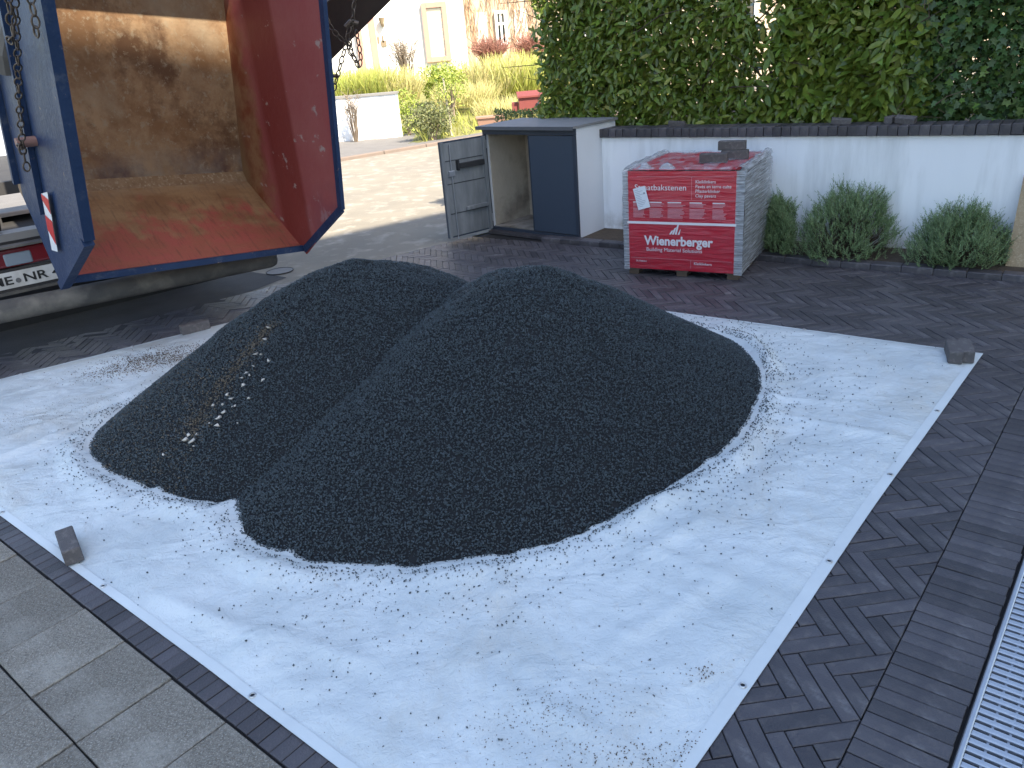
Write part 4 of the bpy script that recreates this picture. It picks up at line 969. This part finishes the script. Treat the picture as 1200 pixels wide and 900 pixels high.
# raised rib and recessed panel frame on the gusset
def lpt(p, q, t): return p.lerp(q, t)
for a, b in ((lpt(bkL, diagL, .42), lpt(bk3, topL2, .45)), (lpt(bkL, bk2, .15), lpt(bk2, bk3, .9))):
    MB().beam(a-KU*.02, b-KU*.02, .03, .035, KU).build('rib', M_navy, skip)
trn = lpt(bk2, topL, .55); MB().tube([LP(42, 165)-KU*.0, LP(42, 165)-KU*.10], .028, 14).build('lifting_pin', mat('worn_pin', (.30, .17, .14), .6, metal=.2), skip)
# red and white reflective sticker on the lower gusset
a, b, c, e = LP(54, 226), LP(61, 224), LP(73, 294), LP(66, 292)
so = -KU*.026
st_root = MB().add([p+so for p in (a, b, c, e)], [(0, 1, 2, 3)]).build('reflector_strip', mat('reflector_white', (.74, .74, .74), .4), skip)
stm = mat('reflector_red', (.55, .012, .02), .4); so2 = -KU*.028
for t0, t1, sh in ((.0, .10, .16), (.36, .62, .24),):
    MB().add([q+so2 for q in (a.lerp(e, t0), b.lerp(c, t0+sh*0+.12), b.lerp(c, min(1, t1+.26)), a.lerp(e, t1))], [(0, 1, 2, 3)]).build('reflector_stripe', stm, st_root, world=False).data.transform(INV[skip])

# ================================================================== TRUCK
BY = math.radians(38.8); bu = Vector((math.cos(BY), math.sin(BY), 0)); bf = Vector((-bu.y, bu.x, 0))        # bf: towards the cab
B0 = G(0, 368, .38)
trk = thing('skip_truck', 'skip loader truck seen from behind with dirty bumper, plate and lift arms', 'truck', Vector((B0.x, B0.y, 0))+bu*.75, BY)
def tl(x, y, z): return Vector((x, y, z))
M_grime = mat('grimy_steel', (.11, .102, .09), .8, (.065, .063, .06), 7, 7, .25, bump=.4, bscale=40, stain=(.30, .27, .22), stain_scale=3, stain_amt=.6)
M_chas = mat('chassis_black', (.025, .025, .027), .7, (.045, .042, .04), 6); M_tyre = mat('tyre', (.018, .018, .019), .85, (.03, .03, .03), 10)
XL, XR = -1.32, 1.22
MB().tube([tl(XL, 0, .41), tl(XL+.05, 0, .41), tl(XR-.04, 0, .325), tl(XR, .0, .32)], [.06, .075, .075, .06], 20).build('bumper', M_grime, trk, world=False, smooth=True)
for x in (-.85, .75): MB().box((x, .70, .36), (.10, 1.35, .10)).build('bumper_bracket', M_chas, trk, world=False)
for x in (-.42, .42): MB().box((x, 4.0, .82), (.10, 4.9, .24)).build('chassis_rail', M_chas, trk, world=False)
MB().box((-.92, .26, .70), (.9, .10, .12)).build('cross_member', M_grime, trk, world=False)
MB().box((0, 4.0, 1.02), (2.1, 4.9, .10)).build('subframe', M_chas, trk, world=False)
def wheel(x, y):
    w = MB().tube([(x-.14, y, .5), (x-.11, y, .5), (x+.11, y, .5), (x+.14, y, .5)], [.40, .50, .50, .40], 30).build('wheel', M_tyre, trk, world=False)
    MB().tube([(x-.15, y, .5), (x+.15, y, .5)], .26, 20).build('rim', M_galv, w, world=False)
for x in (-1.05, -.72, .72, 1.02):
    for y in (1.95,): wheel(x, y)
for x in (-1.0, 1.0): wheel(x, 4.9)
for x in (-.9, .9): MB().box((x, 2.0, 1.09), (.62, 1.15, .03)).build('mudguard', M_chas, trk, world=False)
MB().box((0, .72, .33), (2.35, .03, .48)).build('shade_panel', M_tyre, trk, world=False)  # full-width panel added to block light and darken the ground below the bumper
MB().box((0, 1.5, .62), (2.2, 1.2, .22)).build('underbody_blocker', M_chas, trk, world=False)  # plain box added under the truck to keep light off the ground
cab = MB().rbox((0, 5.6, 1.75), (2.3, 1.7, 2.2), .12).build('cab', mat('cab_paint', (.42, .46, .52), .35), trk, world=False)
MB().box((0, 4.735, 2.2), (1.6, .02, .6)).build('rear_window', mat('window_glass', (.02, .025, .03), .05), cab, world=False)
# number plate and rear lights
NPc = tl(-.515, .10, .565)
np_ = MB().box(NPc, (.52, .006, .11), Matrix.Rotation(.05, 3, 'X'), .0).build('number_plate', mat('plate_white', (.62, .62, .60), .6, (.50, .49, .46), 20, stain=(.35, .33, .29), stain_scale=6, stain_amt=.5), trk, world=False)
me = text_mesh('ME  NR 4', .080, .0016); me.materials.append(mat('plate_black', (.02, .02, .02), .6)); o = link('lettering', me, None, np_); o.rotation_euler = (math.pi/2, 0, 0); o.location = NPc+Vector((-.225, -.006, -.028)); 
xs = [v.co.x for v in me.vertices]; o.scale = (.43/(max(xs)-min(xs)), 1, 1)
MB().tube([NPc+Vector((-.055, -.003, -.01)), NPc+Vector((-.055, -.0065, -.01))], .017, 14).build('seal', mat('plate_seal', (.13, .13, .13), .7), np_, world=False)
MB().box(NPc+Vector((0, .03, -.0)), (.56, .05, .15)).build('plate_holder', M_chas, trk, world=False)
MB().box(NPc+Vector((0, .02, -.085)), (.75, .08, .018)).build('plate_ledge', M_grime, trk, world=False)
lens = MB().rbox(NPc+Vector((.02, .02, .145)), (.46, .06, .125), .02).build('tail_light', mat('red_lens', (.16, .012, .018), .22, (.11, .012, .016), 5, spec=.6), trk, world=False)
MB().rbox(NPc+Vector((-.015, -.002, .135)), (.17, .03, .085), .012).build('clear_lens', mat('clear_lens', (.20, .24, .28), .2, spec=.6), lens, world=False)
MB().box(NPc+Vector((.02, .0, .222)), (.60, .10, .014)).build('light_guard', M_grime, trk, world=False)
MB().box(NPc+Vector((-.05, .16, .27)), (.8, .18, .05)).build('tank_top', mat('grey_plastic', (.20, .20, .195), .6), trk, world=False)
b = MB()
for k in range(12): b.torus(NPc+Vector((-.36+k*.028, .20, .385)), (1, .06, 0), .072, .017, 18, 7)
b.build('hose_coil', mat('rubber_hose', (.035, .033, .031), .75, (.07, .064, .056), 12), trk, world=False, smooth=True)
# lift arms and chains
M_arm = mat('lift_arm', (.055, .042, .036), .6, (.09, .07, .055), 4, 6, .25, bump=.2, bscale=30)
inv = INV[trk]
def TW(p): return inv @ Vector(p)
def depth_pt(px, py, rng_): d = ray(px, py).normalized(); return EYE+d*rng_
ra = [depth_pt(352, 62, 7.2), depth_pt(470, -62, 6.6)]
MB().beam(ra[0], ra[1], .22, .34, bf.cross(ra[1]-ra[0])).build('lift_arm', M_arm, trk)
MB().beam(ra[0]+Vector((0, 0, -.0)), Vector(trk.matrix_basis @ Vector((1.0, 2.3, 1.08))), .2, .3, bf).build('lift_arm_base', M_arm, trk)
la = [depth_pt(-25, 78, 5.6), depth_pt(6, 10, 5.45), depth_pt(4, -60, 5.3)]
MB().tube([depth_pt(10, 20, 5.2), depth_pt(4, 62, 5.25), depth_pt(8, 84, 5.3)], [.035, .05, .045], 10).build('hook_sheath', mat('grey_rubber', (.16, .15, .14), .6, (.10, .095, .09), 8), trk)
MB().tube(la, .06, 10).build('lift_arm', M_arm, trk)
M_chain = mat('chain_steel', (.075, .060, .050), .5, (.14, .11, .085), 20, 5, .25, metal=.6)
def chain(pts, r=.013, name='chain'):
    pts = [Vector(p) for p in pts]; b = MB(); L_ = [0]
    for i in range(1, len(pts)): L_.append(L_[-1]+(pts[i]-pts[i-1]).length)
    step = r*4.1; k = 0; s = 0
    while s < L_[-1]:
        i = max(j for j in range(len(pts)-1) if L_[j] <= s+1e-9); t = (s-L_[i])/max(1e-6, L_[i+1]-L_[i]); p = pts[i].lerp(pts[i+1], t); d = (pts[i+1]-pts[i]).normalized()
        sd = d.orthogonal().normalized(); s2 = d.cross(sd); ax = (sd if k % 2 else s2); ax = ax+(sd+s2)*.25*random.uniform(-1, 1)
        b.torus(p, ax, r*1.45, r*.42, 12, 5, stretch=d); s += step; k += 1
    return b.build(name, M_chain, trk, smooth=True)
dp = lambda l, rg: [depth_pt(x, y, rg) for x, y in l]
lp_ = lambda l, o: [LP(x, y)-KU*o for x, y in l]
chain(lp_([(41, -40), (43, 20), (44, 60), (44, 110), (46, 150), (48, 178)], .09), .0115)
chain(lp_([(45, -30), (48, 15), (51, 40), (46, 46)], .13), .013)
chain(lp_([(62, -30), (66, 5), (70, 25), (71, 46)], .10), .012)
chain(lp_([(54, 192), (51, 178), (48, 168), (45, 170)], .10), .012)
rr = 5.95
chain(dp([(383, 24), (390, 36), (400, 46), (410, 52)], rr), .0115)
chain(dp([(417, -30), (415, 5), (413, 25), (410, 50), (412, 62), (420, 78)], rr), .0115)
chain(dp([(418, 40), (421, 55), (423, 68), (421, 78)], rr), .0115)
chain(dp([(405, 54), (400, 72), (396, 88), (391, 105), (388, 116)], rr), .0115)
chain(dp([(412, 28), (407, 40), (409, 58), (416, 70)], rr-.05), .0115)
MB().tube(dp([(405, 32), (410, 26), (420, 28)], rr-.03), .018, 8).build('chain_hook', M_chain, trk)
MB().tube(dp([(386, 89), (397, 89)], rr), .012, 8).build('chain_peg', M_chain, trk)

# ================================================================== FAR SIDE OF THE STREET
M_pink = mat('sandstone', (.52, .30, .23), .85, (.46, .26, .2), 3, bump=.1, bscale=30)
# rising garden ground
gpts = []
NXg, NYg = 40, 24
V_ = []; 
for i in range(NXg+1):
    for j in range(NYg+1):
        s = -4+i*16/NXg; n_ = 14.6+j*12/NYg; p = sp(s+7.5, n_)
        rise = max(0, min(1, (n_-14.6)/8)); z = .02+.95*rise+.10*noise.noise(Vector((p.x*.8, p.y*.8, 2)))*min(1, rise*4)
        if p.x < -1.5: z = min(z, .02+max(0, (p.y-19.6))*.16) if True else z
        V_.append((p.x, p.y, z))
F_ = [(i*(NYg+1)+j, (i+1)*(NYg+1)+j, (i+1)*(NYg+1)+j+1, i*(NYg+1)+j+1) for i in range(NXg) for j in range(NYg)]
tag(link('garden_bank', npmesh('garden_bank', np.array(V_), np.array(F_), M_grassground, True)), kind='structure')
# low white wall
wb = G(471, 162.5); wa = wb+Vector((-4.2, .25, 0)); wh = .98
lw = thing('low_wall', 'low white wall at the edge of the sunny garden across the street', 'wall', (wa+wb)/2, math.atan2((wb-wa).y, (wb-wa).x)); ll = (wb-wa).length
MB().box((0, .12, wh/2), (ll, .24, wh)).build('wall_body', M_white, lw, world=False); MB().box((0, .12, wh+.022), (ll+.05, .30, .045)).build('coping', mat('wall_cap', (.24, .23, .22), .8), lw, world=False)
# far house
FYd = 27.0
def fz(px, py, Y=FYd): return atY(px, py, Y)
def fbox(name, px0, py0, px1, py1, m, parent, Y=FYd, y0=0., y1=.1):
    a, b = fz(px0, py0, Y), fz(px1, py1, Y); x0, x1 = sorted((a.x, b.x)); z0, z1 = sorted((a.z, b.z))
    return MB().box(((x0+x1)/2, Y+(y0+y1)/2, (z0+z1)/2), (x1-x0, abs(y1-y0), z1-z0)).build(name, m, parent)
fh = thing('far_house', 'sunlit white house with pink sandstone door and window frames across the street', 'house', (fz(470, 70).x, FYd, 0))
M_fw = mat('far_render', (.78, .76, .72), .9, (.74, .72, .68), 1.2)
x0, x1 = fz(250, 60).x, fz(547, 60).x
MB().box(((x0+x1)/2, FYd+3, 2.2), (x1-x0, 6, 6.4)).build('wall', M_fw, fh)
MB().prism([(x0-.3, FYd-.4, 5.4), (x1+.3, FYd-.4, 5.4), (x1+.3, FYd+3, 7.6), (x0-.3, FYd+3, 7.6)], (0, 0, .15)).build('roof', MATS['roof_tile'], fh)
# shuttered window: frame bars and louvres
a, b = fz(493, 4), fz(527, 69); xa, xb, za, zb = a.x, b.x+.06, b.z-.05, a.z+.0
def win(parent, xa, xb, za, zb, fw, Y, nslat, mfr, minner, name):
    w = MB().box(((xa+xb)/2, Y-.03, (za+zb)/2), (xb-xa-2*fw+.02, .03, zb-za-2*fw+.02)).build(name, minner, parent)
    for c, d in ((((xa+fw/2), Y-.06, (za+zb)/2), (fw, .12, zb-za)), ((xb-fw/2, Y-.06, (za+zb)/2), (fw, .12, zb-za)), (((xa+xb)/2, Y-.063, zb-fw/2), (xb-xa-2*fw, .12, fw)), (((xa+xb)/2, Y-.063, za+fw/2), (xb-xa-2*fw, .12, fw))):
        fo = MB().box(c, d).build('window_surround', mfr, parent)
    for k in range(nslat):
        z = za+fw+.04+(zb-za-2*fw-.06)*(k+.5)/nslat; s = MB().box(((xa+xb)/2, Y-.055, z), (xb-xa-2*fw, .02, (zb-za-2*fw)/nslat*.82), Matrix.Rotation(.25, 3, 'X')).build('slat', mat('shutter', (.66, .62, .52), .6), parent)
    return w
win(fh, xa, xb, za, zb, .15, FYd, 14, M_pink, M_fw, 'shutter_box')
# door: pink surround, glazed leaf
a, b = fz(410, -8), fz(447, 88); win(fh, a.x, b.x, b.z, a.z, .19, FYd, 0, M_pink, mat('door_glass', (.16, .18, .18), .25, spec=.5), 'door_pane')
xd0, xd1 = a.x+.19, b.x-.19
for k in range(4): MB().box((xd0+(xd1-xd0)*(k+.5)/4, FYd-.07, (a.z+b.z)/2), (.05, .04, a.z-b.z-.3)).build('door_bar', mat('door_white', (.7, .7, .68), .5), fh)
for zz in (.25, .62, .95): MB().box(((xd0+xd1)/2, FYd-.075, b.z+(a.z-b.z)*zz*.9), (xd1-xd0, .04, .07)).build('door_rail', MATS['door_white'], fh)
p = fz(448, 25); MB().tube([p+Vector((0, -.02, -.12)), p+Vector((0, -.16, -.05)), p+Vector((0, -.16, .10))], [.05, .06, .10], 10).build('wall_lamp', mat('lamp_bronze', (.25, .19, .12), .5), fh)
p = fz(450, 51); MB().box(p+Vector((0, -.02, 0)), (.16, .03, .16)).build('bell_plate', MATS['lamp_bronze'], fh)
q = fz(447, 46)
for k in (-.09, .05): MB().box((q.x+k, FYd-.02, q.z), (.045, .03, .2)).build('number_digit', MATS['lamp_bronze'], fh)
# creeper covered house to the right
Y2 = 28.5
ch = thing('creeper_house', 'house wall overgrown with bare brown creeper around a white cross window', 'house', (fz(600, 60, Y2).x, Y2, 0))
x0, x1 = fz(546, 60, Y2).x, fz(1350, 60, Y2).x
MB().box(((x0+x1)/2, Y2+3, 3.0), (x1-x0, 6, 8)).build('wall', mat('creeper_wall', (.56, .45, .34), .9, (.46, .36, .26), 2, 8, .25), ch)
MB().prism([(x0-.3, Y2-.4, 7.0), (x1+.3, Y2-.4, 7.0), (x1+.3, Y2+3, 9.2), (x0-.3, Y2+3, 9.2)], (0, 0, .15)).build('roof', MATS['roof_tile'], ch)
a, b = fz(579, 13, Y2), fz(596, 52, Y2); win(ch, a.x, b.x, b.z, a.z, .09, Y2, 0, MATS['door_white'], MATS['window_glass'], 'window_pane')
MB().box(((a.x+b.x)/2, Y2-.07, (a.z+b.z)/2), (.07, .05, a.z-b.z-.2)).build('mullion', MATS['door_white'], ch); MB().box(((a.x+b.x)/2, Y2-.075, b.z+(a.z-b.z)*.62), (b.x-a.x-.2, .05, .08)).build('transom', MATS['door_white'], ch)
for sx_, n_ in ((-.62, 1), (.62, 1)): MB().box(((a.x+b.x)/2+sx_*1.05, Y2-.03, (a.z+b.z)/2), (.42, .04, a.z-b.z)).build('window_shutter', mat('pale_shutter', (.70, .62, .54), .7), ch)
b_ = MB()
for k in range(700):
    x = random.uniform(x0, min(x1, x0+6)); z = random.uniform(.8, 6)
    if abs(x-(a.x+b.x)/2) < .3 and b.z < z < a.z: continue
    p = Vector((x, Y2-.04, z)); e = p+Vector((random.gauss(0, .15), -.05, -random.uniform(.3, .9))); 
    q1 = p.lerp(e, .5)+Vector((random.gauss(0, .05), -.05, 0)); b_.tube([p, q1, e], [.016, .013, .008], 3, False)
tag(b_.build('creeper', mat('creeper_twigs', (.34, .22, .13), .9, (.26, .16, .10), 4), ch), kind='stuff')
for kx in (2.6, 5.2, 8.0, 10.8): 
    xx = (a.x+b.x)/2+kx; win(ch, xx-.5, xx+.5, b.z, a.z, .09, Y2, 0, MATS['door_white'], MATS['window_glass'], 'window_pane')
# garden plants ------------------------------------------------------------
def blades(name, label, cat, ctr, rx, ry, h, n, m, lean=.6, w=.012, group=None, bsz=1.):
    root = thing(name, label, cat, ctr, 0, group); r = rng
    th = r.uniform(0, 2*math.pi, n); q = np.sqrt(r.random(n)); bx, by = q*np.cos(th)*rx, q*np.sin(th)*ry
    P = np.stack([bx, by, np.zeros(n)], 1); D = np.stack([r.normal(0, lean*.5, n)+bx/rx*lean*.5, r.normal(0, lean*.5, n)+by/ry*lean*.5, np.ones(n)], 1); U = r.normal(0, 1, (n, 3))+np.array((0, -1.5, .3)); sz = h*r.uniform(.55, 1.1, n)*bsz
    T = np.array([(0, w, 0), (0, -w, 0), (.6, -w*.8, .10), (.6, w*.8, .10), (1, 0, -.12)]); Fq = np.array([(0, 1, 2, 3), (3, 2, 4, 4)])
    T2 = (np.array([(0, w, 0), (0, -w, 0), (.55, -w*.9, .12), (.55, w*.9, .12), (1, -w*.2, -.05), (1, w*.2, -.05)]), np.array([(0, 1, 2, 3), (3, 2, 4, 5)]))
    tag(link('blades', leafmesh('blades', P, D, U, sz, T2, m), None, root), kind='stuff'); return root
M_gy = leaf_mat('grass_yellow_green', (.36, .42, .07), (.48, .46, .14), .35, .6, .3); M_gs = leaf_mat('grass_straw', (.55, .48, .22), (.46, .44, .16), .3, .7, .3); M_gg = leaf_mat('garden_leaf', (.28, .36, .06), (.38, .43, .09), .3, .5, .35); M_dg = leaf_mat('dark_shrub_leaf', (.13, .16, .06), (.20, .20, .09), .2, .6, .35)
M_rt = mat('red_twigs', (.30, .13, .10), .9, (.40, .21, .15), 5); M_bt = mat('bare_twigs', (.22, .17, .12), .9, (.28, .22, .16), 6)
def gz(px, py, Y): q = atY(px, py, Y); return q
def leafy(name, label, px0, px1, py0, py1, Y, n, m, size, trunk=None, ry=.6):
    a, b = atY(px0, py1, Y), atY(px1, py0, Y); c = Vector(((a.x+b.x)/2, Y, (a.z+b.z)/2)); rx, rz = abs(b.x-a.x)/2, abs(b.z-a.z)/2
    root = thing(name, label, 'shrub' if name != 'young_tree' else 'tree', (c.x, Y, max(0, a.z-.1)))
    r = rng; v = r.normal(size=(n, 3)); v /= np.linalg.norm(v, axis=1)[:, None]; v *= (r.random(n)**.45)[:, None]; lump = np.array([1+.35*noise.noise(Vector((q[0]*2.2, q[1]*2.2, q[2]*2.2+Y))) for q in v]); v *= lump[:, None]
    P = v*np.array([rx, rx*ry, rz])+np.array([0, 0, c.z-max(0, a.z-.1)])
    tag(link('foliage', leafmesh('foliage', P, r.normal(size=(n, 3))+v*.8, r.normal(size=(n, 3))+np.array((0, -.6, .8)), r.uniform(size*.6, size*1.2, n), LAUREL, m), None, root), kind='stuff')
    t = MB()
    for k in range(7):
        e = Vector(P[r.integers(n)]); t.tube([Vector((random.gauss(0, .05), 0, -.05)), Vector((e.x*.3, e.y*.3, e.z*.5)), e], [.02, .014, .005], 5)
    t.build('stem', M_bt, root, world=False); return root
def twiggy(label, px0, px1, py0, py1, Y, n, m, th=.008):
    a, b = atY(px0, py1, Y), atY(px1, py0, Y); root = thing('twig_shrub', label, 'shrub', ((a.x+b.x)/2, Y, a.z)); h = b.z-a.z; rx = (b.x-a.x)/2; t = MB()
    for k in range(n):
        th_ = random.uniform(0, 6.28); q = random.random(); e = Vector((rx*q*math.cos(th_), rx*.7*q*math.sin(th_), h*random.uniform(.6, 1))); m1 = e*.5+Vector((random.gauss(0, .06), 0, .08)); t.tube([Vector((e.x*.15, e.y*.15, -.15)), m1, e], [th*1.3, th, th*.5], 3, False)
        for z in range(3): f = m1.lerp(e, random.random()); g = f+Vector((random.gauss(0, .15), random.gauss(0, .1), random.uniform(.05, .25))); t.tube([f, g], [th*.7, th*.4], 3, False)
    tag(t.build('twigs', m, root, world=False), kind='stuff'); return root
for i, (px, py, Y, rx, h, m, lab) in enumerate(((408, 120, 20.9, .6, .75, M_gy, 'yellow green grass clump above the low white wall beside the skip'), (436, 119, 21.0, .6, .85, M_gy, 'yellow green grass clump above the low white wall below the door'), (465, 118, 21.2, .6, .8, M_gs, 'straw coloured grass clump above the end of the low white wall'), (575, 112, 22.4, .8, 1.0, M_gs, 'straw coloured ornamental grass in front of the creeper wall'), (610, 110, 22.6, .8, 1.05, M_gy, 'arching green grass clump behind the red box'), (640, 112, 22.9, .7, 1.0, M_gs, 'pale grass clump between the red box and the hedge'), (545, 125, 20.5, .7, .6, M_gs, 'dry low grass behind the young tree'), (600, 140, 19., .8, .55, M_gs, 'dry low grass behind the terracotta trough'))):
    q = atY(px, py, Y); blades('grass_clump', lab, 'grass', q, rx, rx*.7, h, 900, m)
leafy('garden_shrub', 'bright green leafy shrub below the shuttered window', 486, 548, 72, 118, 22., 2600, M_gg, .10)
leafy('garden_shrub', 'small dull green shrub at the pavement beside the low wall', 478, 532, 118, 160, 17.6, 2200, M_dg, .07)
leafy('garden_shrub', 'fresh green shrub climbing at the end of the low wall', 462, 492, 100, 160, 19.2, 900, M_gg, .08)
twiggy('bare grey twig shrub in front of the white far house', 455, 492, 44, 100, 23.2, 60, M_bt, .010)
twiggy('dense reddish twig shrub under the cross window', 548, 600, 44, 84, 24.5, 260, M_rt, .010)
twiggy('reddish twig shrub right of the cross window near the hedge', 600, 645, 40, 84, 24.8, 200, M_rt, .010)
twiggy('thin leafless climber against the low white wall', 402, 424, 108, 163, 18.7, 26, M_bt, .008)
yt = leafy('young_tree', 'young tree with pale thin trunk at the pavement edge', 508, 548, 70, 130, 18.0, 700, M_gg, .07)
q0, q1 = G(524, 164), atY(520, 100, 18.); MB().tube([Vector((q1.x+.06, 18, -.05)), Vector((q1.x+.04, 18, .5)), Vector((q1.x, 18, 1.25))], [.035, .03, .018], 7).build('trunk', mat('pale_bark', (.42, .37, .28), .9), yt)
# ground cover on the bank
r = rng; n = 9000; s = r.uniform(-4, 11.5, n); nn = 14.7+r.random(n)**1.2*9
P = np.array([tuple(sp(a+7.5, b)) for a, b in zip(s, nn)]); rise = np.clip((nn-14.6)/8, 0, 1); P[:, 2] = .02+.95*rise; k = (P[:, 0] > -1.6); P = P[k]
D = r.normal(0, .5, (len(P), 3))+np.array((0, 0, 1.)); T2 = (np.array([(0, .03, 0), (0, -.03, 0), (.55, -.03, .12), (.55, .03, .12), (1, -.006, -.05), (1, .006, -.05)]), np.array([(0, 1, 2, 3), (3, 2, 4, 5)]))
tag(link('ground_cover', leafmesh('ground_cover', P, D, r.normal(0, 1, (len(P), 3)), r.uniform(.12, .4, len(P)), T2, M_gy)), 'low yellow green ground cover on the sunny garden bank', 'ground cover', kind='stuff')
# red box on a post and terracotta trough
q = atY(622, 130, 13.5); rb = thing('letter_box', 'small red box with a sloping lid and round hole on a post behind the shed', 'box', (q.x, q.y, 0))
a, b = atY(610, 130, 13.5), atY(636, 112, 13.5); wv, hv = b.x-a.x, b.z-a.z
M_rb = mat('red_box_paint', (.22, .055, .045), .6, (.18, .045, .04), 6)
MB().box((0, 0, a.z+hv/2), (wv, .3, hv)).build('box_body', M_rb, rb, world=False); MB().prism([(-wv/2-.02, -.18, b.z), (wv/2+.02, -.18, b.z), (wv/2+.02, .18, b.z+.06), (-wv/2-.02, .18, b.z+.06)], (0, 0, .025)).build('lid', M_rb, rb, world=False)
MB().tube([(wv*.28, -.149, a.z+hv*.38), (wv*.28, -.156, a.z+hv*.38)], .035, 12).build('hole', M_dark, rb, world=False); MB().tube([(0, 0, 0), (0, 0, a.z)], .04, 8).build('post', M_twig, rb, world=False)
MB().box((-wv/2-.06, .0, a.z+.07), (.10, .2, .14)).build('side_box', M_rb, rb, world=False)
q = atY(576, 141, 16.); tr = thing('terracotta_trough', 'long terracotta trough in the dry garden grass', 'planter', (q.x, 16, max(0., q.z-.1))); hh = .16
MB().add([(-.25, -.12, 0), (.25, -.12, 0), (.25, .12, 0), (-.25, .12, 0), (-.28, -.15, hh), (.28, -.15, hh), (.28, .15, hh), (-.28, .15, hh)], [(0, 1, 2, 3), (4, 5, 6, 7), (0, 1, 5, 4), (1, 2, 6, 5), (2, 3, 7, 6), (3, 0, 4, 7)]).build('trough_body', mat('terracotta', (.34, .20, .14), .8, (.30, .17, .12), 4), tr, world=False); MB().box((0, 0, hh+.012), (.60, .34, .03)).build('rim', MATS['terracotta'], tr, world=False)
# low clipped hedge behind the shed
bxp0, bxp1 = atY(588, 131, 9.4), atY(668, 128, 9.4)
bh = thing('box_hedge', 'low clipped box hedge just behind the shed roof', 'hedge', ((bxp0.x+bxp1.x)/2, 9.4, 0)); n = 5200; xw = (bxp1.x-bxp0.x)/2+.08; zt = bxp0.z
P = np.stack([r.uniform(-xw, xw, n), r.uniform(-.2, .2, n), zt*(1-r.random(n)**2.2)], 1); P[:, 2] += .02*np.sin(P[:, 0]*9)
tag(link('foliage', leafmesh('foliage', P, r.normal(size=(n, 3))+np.array((0, -.3, .6)), r.normal(size=(n, 3))+np.array((0, -.5, 1.)), r.uniform(.02, .04, n), LAUREL, leaf_mat('box_leaf', (.07, .12, .025), (.11, .16, .04), .2)), None, bh), kind='stuff')
for k in range(4): MB().tube([(-xw*.8+k*xw*.53, 0, -.02), (-xw*.8+k*xw*.53, 0, zt*.8)], .02, 6).build('stem', M_twig, bh, world=False)
# white picket rail far left beyond the street, manhole cover, litter leaves
fp = sp(-2, 16.0); pr_ = thing('rail_fence', 'white rail fence beyond the street behind the truck', 'fence', sp(-9.5, 16.0)+Vector((0, 0, .04)), math.atan2(SD.y, SD.x)); M_rail = mat('white_paint', (.75, .75, .74), .6)
for k in range(15): MB().box((-3.5+k*.5, 0, .55), (.06, .06, 1.1)).build('post', M_rail, pr_, world=False)
for zz in (.35, .95): MB().box((0, 0, zz), (7.2, .04, .08)).build('rail', M_rail, pr_, world=False)
mh = G(328, 318); mo = thing('gully_cover', 'pale oval gully cover in the shaded street near the skip', 'cover', mh); MB().tube([(0, 0, -.01), (0, 0, .004)], .12, 24).build('cover_plate', mat('cover_iron', (.13, .125, .12), .7, (.18, .175, .165), 12), mo, world=False); MB().torus((0, 0, .003), (0, 0, 1), .123, .005, 24, 5).build('cover_rim', M_chas, mo, world=False)
